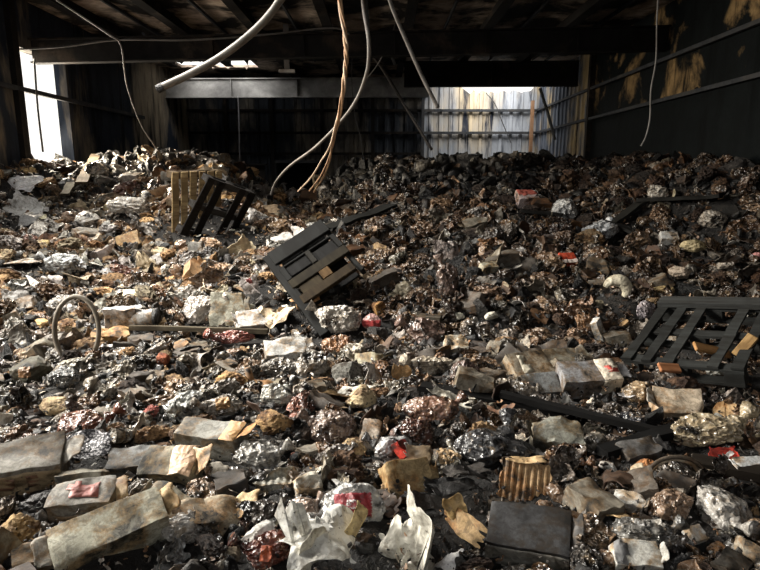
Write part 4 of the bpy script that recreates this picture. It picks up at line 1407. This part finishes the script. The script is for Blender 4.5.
LIB, LOW = {}, {}
for i in range(14):
    rr = np.random.default_rng(500 + i)
    d = (1, rr.uniform(.6, .85), rr.uniform(.45, .75))
    kw = dict(planes=int(rr.integers(4, 9)), cut=(.55, .92), low=.24, fold=rr.uniform(.12, .24), fine=.05, ff=rr.uniform(2.4, 4.6))
    LIB.setdefault('bag', []).append(blob(500 + i, 4, d, **kw))
    LOW.setdefault('bag', []).append(blob(500 + i, 3, d, **kw))
    d = (1, rr.uniform(.55, .8), rr.uniform(.4, .6))
    LIB.setdefault('lump', []).append(blob(600 + i, 4, d, 7, (.5, .9), .42, .20, .09, 4.2))
    LOW.setdefault('lump', []).append(blob(600 + i, 3, d, 7, (.5, .9), .42, .20, .09, 4.2))
    LIB.setdefault('chunk', []).append(chunk(700 + i, 3, (1, rr.uniform(.5, .9), rr.uniform(.3, .6)), .2))
    LOW.setdefault('chunk', []).append(chunk(700 + i, 2, (1, rr.uniform(.5, .9), rr.uniform(.3, .6)), .2))
    L_, W_, H_ = 1, rr.uniform(.5, .75), rr.uniform(.30, .5)
    LIB.setdefault('carton', []).append(arrays(boxy(800 + i, L_, W_, H_, 6, .10, 3)))
    LOW.setdefault('carton', []).append(arrays(boxy(800 + i, L_, W_, H_, 3, .09, 3)))
    LIB.setdefault('sheet', []).append(arrays(sheet(900 + i, 1, rr.uniform(.55, .9), 20, 5, 65, .012, .26, .05)))
    LOW.setdefault('sheet', []).append(arrays(sheet(900 + i, 1, rr.uniform(.55, .9), 11, 4, 60, .02, .26, .05)))
    LIB.setdefault('film', []).append(arrays(sheet(1930 + i, 1, rr.uniform(.55, .9), 22, 7, 75, .008, .26, .07)))
    LOW.setdefault('film', []).append(arrays(sheet(1930 + i, 1, rr.uniform(.55, .9), 12, 6, 70, .015, .26, .07)))
    LIB.setdefault('cardboard', []).append(arrays(sheet(950 + i, 1, rr.uniform(.5, .8), 18, 3, 50, .016, .30, .04)))
    LOW.setdefault('cardboard', []).append(arrays(sheet(950 + i, 1, rr.uniform(.5, .8), 10, 2, 45, .022, .30, .04)))
    prof = [(-.5, .10), (-.5, .19), (-.2, .20), (.08, .19 - .03 * rr.random()), (.24, .16), (.38, .08), (.5, .07)]
    V, Fc = lathe(prof, 16)
    V = V + .05 * np.stack([nz(V, 3, 40 + i), nz(V, 3, 60 + i), nz(V, 3, 80 + i)], 1)
    LIB.setdefault('bottle', []).append((V, Fc))
    LOW.setdefault('bottle', []).append((V, Fc))
STYLE = {'film': 'plastic', 'bag': 'plastic', 'lump': 'foam', 'chunk': 'char', 'carton': 'card', 'sheet': 'paper', 'cardboard': 'card', 'bottle': 'plastic'}
NAME = {'film': 'plastic_film', 'bag': 'plastic_bag', 'lump': 'scorched_lump', 'chunk': 'charred_chunk', 'carton': 'carton', 'sheet': 'paper_scrap', 'cardboard': 'cardboard_piece', 'bottle': 'bottle'}
CAT = {'film': 'film', 'bag': 'bag', 'lump': 'lump', 'chunk': 'chunk', 'carton': 'carton', 'sheet': 'paper', 'cardboard': 'cardboard', 'bottle': 'bottle'}
NOUN = {'film': 'torn plastic film', 'bag': 'plastic bag', 'lump': 'scorched lump', 'chunk': 'charred chunk', 'carton': 'crushed carton', 'sheet': 'crumpled paper', 'cardboard': 'torn cardboard piece', 'bottle': 'crushed bottle'}
GROUPED = {'film': 'torn plastic films in the burnt heap', 'bag': 'filled plastic bags in the burnt heap', 'lump': 'scorched lumps in the burnt heap', 'chunk': 'charred chunks in the burnt heap', 'carton': 'crushed cartons in the burnt heap',
           'sheet': 'crumpled papers in the burnt heap', 'cardboard': 'torn cardboard pieces in the burnt heap', 'bottle': 'crushed bottles in the burnt heap'}
LOOSE = {'film': 'plastic_film_litter', 'bag': 'small_plastic_bags_litter', 'lump': 'scorched_lumps_debris', 'chunk': 'charred_chunks_debris', 'carton': 'crushed_cartons_debris', 'sheet': 'paper_scraps_litter', 'cardboard': 'cardboard_scraps_litter', 'bottle': 'bottles_litter'}
MESH = {}
for k in LIB:
    for q, (V, Fc) in enumerate(LIB[k]):
        LIB[k][q] = (norm_unit(V), Fc)
        MESH.setdefault(k, []).append(mesh_from(NAME[k].replace('_', ' '), LIB[k][q][0], Fc, MAT[STYLE[k]], smooth=(k != 'chunk')))
        if k != 'chunk':
            MESH[k][-1].set_sharp_from_angle(angle=math.radians(26 if k in ('sheet', 'film', 'cardboard') else 32))
    LOW[k] = [(norm_unit(V), Fc) for V, Fc in LOW[k]]
# parts shared by the near pieces
P_ = [Vector((0, 0, 0)), Vector((.09, 0, .03)), Vector((.15, .02, .09)), Vector((.22, .04, .15))]
KNOT = tube_mesh('knotted neck', catmull(P_, 5), [.10, .095, .085, .07, .055, .045, .04, .04, .045, .05, .06, .07, .085, .095, .10, .10], MAT['plastic'], 10, .12)
FLAPS = [bm_to('end flap', sheet(980 + i, .36, .5, 12, 2, 30, .03, .28), MAT['card'], True) for i in range(4)]

COLS = {
    'white': (.68, .65, .60), 'cream': (.58, .48, .33), 'tan': (.50, .32, .16), 'pale grey': (.44, .41, .365), 'grey': (.27, .235, .19), 'olive grey': (.26, .23, .165),
    'brown': (.17, .092, .046), 'dark brown': (.070, .042, .027), 'dark grey': (.095, .082, .070), 'black': (.022, .021, .020), 'reddish': (.17, .075, .055), 'clear brown': (.30, .19, .115), 'rusty': (.16, .085, .042)}
# zone: [(kind, colour, weight)]
Z_LM = [('film', 'white', 6), ('film', 'pale grey', 9), ('film', 'clear brown', 10), ('bag', 'clear brown', 15), ('bag', 'pale grey', 7), ('bag', 'white', 4), ('bag', 'brown', 6), ('lump', 'tan', 18), ('lump', 'cream', 8), ('lump', 'brown', 5), ('carton', 'pale grey', 5), ('carton', 'white', 1), ('carton', 'tan', 6),
        ('sheet', 'white', 8), ('sheet', 'cream', 10), ('sheet', 'pale grey', 8), ('cardboard', 'tan', 5), ('cardboard', 'brown', 4), ('chunk', 'black', 5), ('chunk', 'dark grey', 3), ('bag', 'dark grey', 4), ('bottle', 'pale grey', 2), ('bag', 'reddish', 1)]
Z_LF = [('film', 'pale grey', 7), ('film', 'grey', 14), ('film', 'dark grey', 8), ('bag', 'grey', 9), ('bag', 'dark grey', 8), ('bag', 'brown', 6), ('bag', 'clear brown', 5), ('lump', 'tan', 10), ('lump', 'dark brown', 6), ('lump', 'cream', 5), ('carton', 'grey', 5), ('carton', 'olive grey', 4), ('carton', 'dark grey', 3), ('lump', 'brown', 5), ('sheet', 'pale grey', 8),
        ('sheet', 'grey', 10), ('sheet', 'cream', 3), ('cardboard', 'tan', 3), ('cardboard', 'dark brown', 5), ('chunk', 'black', 12), ('chunk', 'dark grey', 8), ('bottle', 'grey', 3), ('bag', 'reddish', 2)]
Z_RF = [('film', 'grey', 10), ('film', 'dark grey', 10), ('film', 'clear brown', 8), ('bag', 'dark grey', 8), ('bag', 'brown', 8), ('bag', 'clear brown', 5), ('bag', 'grey', 4), ('lump', 'brown', 5), ('lump', 'dark brown', 6), ('lump', 'tan', 2), ('carton', 'grey', 4), ('carton', 'dark grey', 5), ('sheet', 'grey', 7), ('sheet', 'cream', 2), ('sheet', 'white', 2),
        ('cardboard', 'dark brown', 6), ('cardboard', 'brown', 3), ('cardboard', 'tan', 1), ('chunk', 'black', 12), ('chunk', 'dark grey', 7), ('bottle', 'clear brown', 3)]
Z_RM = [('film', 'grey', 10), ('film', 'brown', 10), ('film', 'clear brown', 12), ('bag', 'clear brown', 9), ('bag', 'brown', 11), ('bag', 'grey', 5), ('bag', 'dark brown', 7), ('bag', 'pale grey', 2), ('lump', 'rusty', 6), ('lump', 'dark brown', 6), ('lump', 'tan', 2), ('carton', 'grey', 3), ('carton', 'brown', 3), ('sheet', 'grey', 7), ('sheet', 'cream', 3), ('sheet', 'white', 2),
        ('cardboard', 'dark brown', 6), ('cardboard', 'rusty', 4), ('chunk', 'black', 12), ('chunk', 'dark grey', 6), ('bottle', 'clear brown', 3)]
Z_TC = [('chunk', 'black', 40), ('chunk', 'dark grey', 14), ('bag', 'dark grey', 5), ('bag', 'dark brown', 5), ('sheet', 'grey', 4), ('sheet', 'pale grey', 2), ('lump', 'dark brown', 4)]
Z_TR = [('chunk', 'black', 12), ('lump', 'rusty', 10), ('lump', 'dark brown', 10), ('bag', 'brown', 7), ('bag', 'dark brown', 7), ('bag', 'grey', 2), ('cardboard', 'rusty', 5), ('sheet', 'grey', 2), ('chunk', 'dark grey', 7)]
Z_TL = [('chunk', 'black', 16), ('chunk', 'dark grey', 10), ('lump', 'tan', 3), ('bag', 'grey', 4), ('sheet', 'pale grey', 4), ('cardboard', 'dark brown', 5), ('cardboard', 'tan', 1)]


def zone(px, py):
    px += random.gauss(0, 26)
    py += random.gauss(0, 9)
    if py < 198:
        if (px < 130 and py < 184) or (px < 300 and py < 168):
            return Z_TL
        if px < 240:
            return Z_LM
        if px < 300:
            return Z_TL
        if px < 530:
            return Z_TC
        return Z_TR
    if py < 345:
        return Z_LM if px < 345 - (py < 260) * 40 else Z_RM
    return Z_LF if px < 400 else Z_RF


CH = {}


def choose(z):
    k = id(z)
    if k not in CH:
        CH[k] = np.cumsum([a[2] for a in z])
    c = CH[k]
    return z[int(np.searchsorted(c, random.random() * c[-1]))]


items = []
hx = np.array(HEROXY)


def blocked(x, y, r):
    d = np.hypot(hx[:, 0] - x, hx[:, 1] - y)
    # things that would stand in front of a single piece count too
    dy = hx[:, 1] - y
    front = (np.abs(hx[:, 0] - x) < hx[:, 2] + r * .3) & (dy > 0) & (dy < hx[:, 2] + r * .9)
    return bool(((d < hx[:, 2] + r * .25) | front).any())


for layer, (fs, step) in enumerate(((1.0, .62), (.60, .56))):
    y = 1.2
    while y < 17.5:
        s0 = (.138 + .0235 * y) * fs
        st = s0 * step
        xm = min(9, .98 * y + 1.2)
        x = -xm
        while x < xm:
            s = s0 * math.exp(max(-.5, min(.38, random.gauss(0, .26))))
            xx, yy = x + random.uniform(-.5, .5) * st, y + random.uniform(-.5, .5) * st
            x += st * random.uniform(.85, 1.25) * 1.15
            if not (XL + .3 < xx < XR - .36):
                continue
            z = heap(xx, yy)
            px, py, dep = project(xx, yy, z)
            if px < -240 or px > 1000 or py > 720:
                continue
            if blocked(xx, yy, s * (.5 if layer == 0 else .15)):
                continue
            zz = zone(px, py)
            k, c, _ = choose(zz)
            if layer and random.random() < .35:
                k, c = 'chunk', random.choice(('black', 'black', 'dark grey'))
            if k == 'chunk':
                s *= .8
            items.append(dict(x=xx, y=yy, z=z + s * (random.uniform(.0, .24) if layer == 0 else random.uniform(-.16, .0)), s=s, k=k, c=c, px=px, py=py, r=s / dep * F / 2, layer=layer, m=.62 if zz is Z_TR or zz is Z_TC else (.62 if zz is Z_RM else (.86 if zz is Z_LM else 1.0))))  # right and rear zones darker: partly burnt, partly dim light put into colour
        y += st * 1.0

for it in items:
    c = np.array(COLS[it['c']])
    c = c * math.exp(random.gauss(-.1, .34)) * (.6 if it['layer'] else 1) * it['m'] * np.exp(rng.normal(0, .02, 3))  # lower layer darkened in colour to deepen the shade between pieces
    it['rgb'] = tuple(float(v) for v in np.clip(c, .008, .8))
    steep = 18 if it['y'] > 6 else 6
    if it['k'] in ('sheet', 'cardboard', 'film'):
        it['rot'] = (R(steep + random.gauss(10, 28)), R(random.gauss(0, 26)), random.uniform(0, 6.28))
    elif it['k'] == 'chunk':
        it['rot'] = (random.uniform(0, 6.28), random.uniform(0, 6.28), random.uniform(0, 6.28))
    else:
        it['rot'] = (R(steep + random.gauss(0, 16)), R(random.gauss(0, 16)), random.uniform(0, 6.28))
    it['v'] = random.randrange(14)
    it['sc'] = (it['s'], it['s'] * random.uniform(.8, 1.1), it['s'] * random.uniform(.8, 1.25))

# the pieces that show largest stand alone, the rest of each kind lies loose
CAP = {'film': 260, 'bag': 280, 'lump': 200, 'chunk': 220, 'carton': 220, 'sheet': 240, 'cardboard': 170, 'bottle': 60}
for k in CAP:
    it_k = sorted((i for i in items if i['k'] == k and -5 < i['px'] < 765 and i['py'] < 574), key=lambda i: -i['r'] * (1 if i['layer'] == 0 else .6))
    for i in it_k[:CAP[k]]:
        i['own'] = True

SIZE = lambda i: 'small ' if i['s'] < (.138 + .0235 * i['y']) * .62 else ('big ' if i['s'] > (.138 + .0235 * i['y']) * 1.32 else '')
lx = np.array([(a[0], a[1]) for a in LAND])


def where(px, py, n):
    d = np.hypot(lx[:, 0] - px, (lx[:, 1] - py) * 1.15)
    k = int(np.argsort(d)[n])
    dx, dy = px - lx[k, 0], py - lx[k, 1]
    if abs(dx) > 2.2 * abs(dy):
        s = 'right of' if dx > 0 else 'left of'
    elif abs(dy) > 2.2 * abs(dx):
        s = 'below' if dy > 0 else 'above'
    else:
        s = ('below' if dy > 0 else 'above') + ' and ' + ('right of' if dx > 0 else 'left of')
    return s, LAND[k][2], float(d[k])


own = [i for i in items if i.get('own')]
random.shuffle(own)
by = {}
for i in own:
    i['what'] = f"{SIZE(i)}{i['c']} {NOUN[i['k']]}"
    i['place'] = where(i['px'], i['py'], 0)
    by.setdefault((i['what'], i['place'][0], i['place'][1]), []).append(i)
ORD = ['', 'second', 'third', 'fourth', 'fifth', 'sixth', 'seventh', 'eighth', 'ninth', 'tenth']
for (what, s, ref), L in by.items():
    L.sort(key=lambda i: i['place'][2])
    for n, i in enumerate(L):
        if n == 0:
            i['label'] = f'{what} {s} {ref}' if len(L) == 1 else f'{what} closest {s} {ref}'
        elif n < 10:
            i['label'] = f'{ORD[n]} closest {what} {s} {ref}'
        else:
            i['label'] = f'{what} far {s} {ref}'

for i in own:
    o = bpy.data.objects.new(NAME[i['k']], MESH[i['k']][i['v']])
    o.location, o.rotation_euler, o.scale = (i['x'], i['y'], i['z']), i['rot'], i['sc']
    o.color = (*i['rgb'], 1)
    o['label'], o['category'], o['group'] = i['label'], CAT[i['k']], GROUPED[i['k']]
    COL.objects.link(o)
    if i['r'] > 7 and i['k'] == 'bag' and random.random() < .5:
        q = bpy.data.objects.new('knotted_neck', KNOT)
        q.parent = o
        a = random.uniform(0, 6.28)
        q.location, q.rotation_euler = (.40 * math.cos(a), .28 * math.sin(a), .06), (0, 0, a)
        q.color = o.color
        COL.objects.link(q)
    if i['r'] > 7 and i['k'] == 'carton' and random.random() < .65:
        q = bpy.data.objects.new('end_flap', random.choice(FLAPS))
        q.parent = o
        sx = random.choice((-1, 1))
        q.location, q.rotation_euler = (sx * .56, 0, .14), (0, -sx * R(random.uniform(5, 50)), 0)
        cc = random.choice(((.48, .33, .17), (.56, .47, .33), i['rgb'], i['rgb']))
        q.color = (*cc, 1)
        COL.objects.link(q)


def loose(name, mat, L, lib, label, cat):
    """everything nobody would count, joined into one scatter"""
    Vs, cs, faces, off = [], [], [], 0
    lens = []
    for i in L:
        V, Fc = lib[i['v'] % len(lib)]
        M = np.array(Euler(i['rot']).to_matrix())
        Vs.append((V * np.array(i['sc'])) @ M.T + np.array((i['x'], i['y'], i['z'])))
        cs.append(np.tile(np.array([*i['rgb'], 1.0]), (len(V), 1)))
        for f in Fc:
            faces.extend(k + off for k in f)
            lens.append(len(f))
        off += len(V)
    me = bpy.data.meshes.new(name.replace('_', ' '))
    Vs = np.concatenate(Vs).astype(np.float32)
    lens = np.array(lens, dtype=np.int32)
    me.vertices.add(len(Vs))
    me.vertices.foreach_set('co', Vs.ravel())
    me.loops.add(len(faces))
    me.loops.foreach_set('vertex_index', np.array(faces, dtype=np.int32))
    me.polygons.add(len(lens))
    me.polygons.foreach_set('loop_start', np.concatenate([[0], np.cumsum(lens)[:-1]]).astype(np.int32))
    me.update(calc_edges=True)
    at = me.color_attributes.new('col', 'FLOAT_COLOR', 'POINT')
    at.data.foreach_set('color', np.concatenate(cs).astype(np.float32).ravel())
    me.materials.append(mat)
    if 'chunk' not in name and 'crumb' not in name:
        me.polygons.foreach_set('use_smooth', [True] * len(me.polygons))
    if 'chunk' not in name:
        me.set_sharp_from_angle(angle=math.radians(28))
    o = link(name, me)
    tag(o, label, cat, kind='stuff')
    return o


for k in CAP:
    L = [i for i in items if i['k'] == k and not i.get('own')]
    if L:
        loose(LOOSE[k], LMAT[STYLE[k]], L, LOW[k], f'countless small {NOUN[k]}s scattered through the burnt heap', 'debris')

# crumbs and flakes in the gaps
CRUMB = [(norm_unit(V), Fc) for V, Fc in (chunk(1200 + i, 1, (1, .8, .6), .4) for i in range(10))]
FLAKE = [(norm_unit(V), Fc) for V, Fc in (arrays(sheet(1300 + i, 1, .45 + .04 * i, 9, 3, 70, .025, .75, .10, 0, 1)) for i in range(10))]
crumbs, flakes = [], []
for n in range(32000):
    y = 1.3 + 14.8 * random.random() ** 1.25
    x = random.uniform(-1, 1) * min(8, .9 * y + .7)
    if not (XL + .1 < x < XR - .1):
        continue
    z = heap(x, y)
    px, py, dep = project(x, y, z)
    s = random.uniform(.008, .022) * (.7 + y * .22)
    zz = zone(px, py)
    fl = random.random() < .5
    c = np.array(COLS[random.choice(('tan', 'pale grey', 'grey', 'dark grey', 'brown', 'dark brown', 'black', 'white') if fl and zz in (Z_LM, Z_LF) else (('brown', 'dark brown', 'grey', 'dark grey', 'black', 'dark brown', 'clear brown') if fl else ('black', 'black', 'dark grey', 'dark brown')))])
    c = c * math.exp(random.gauss(0, .3))
    if fl:
        s *= 2.0 if y > 4 else .7 + .325 * y
    (flakes if fl else crumbs).append(dict(x=x, y=y, z=z + random.uniform(-.03, .05) * (1 + .05 * y), s=s, v=random.randrange(10), rgb=tuple(c), rot=(random.gauss(.2, .6), random.gauss(0, .6), random.uniform(0, 6.28)), sc=(s, s, s)))
loose('charred_crumbs', LMAT['char'], crumbs, CRUMB, 'countless charred crumbs filling the gaps of the burnt heap', 'debris')
loose('burnt_flakes', LMAT['paper'], flakes, FLAKE, 'countless burnt paper and film flakes filling the gaps of the heap', 'debris')
print('items', len(items), 'own', len(own), {k: sum(1 for i in items if i['k'] == k) for k in CAP}, 'labels', len({i['label'] for i in own}))
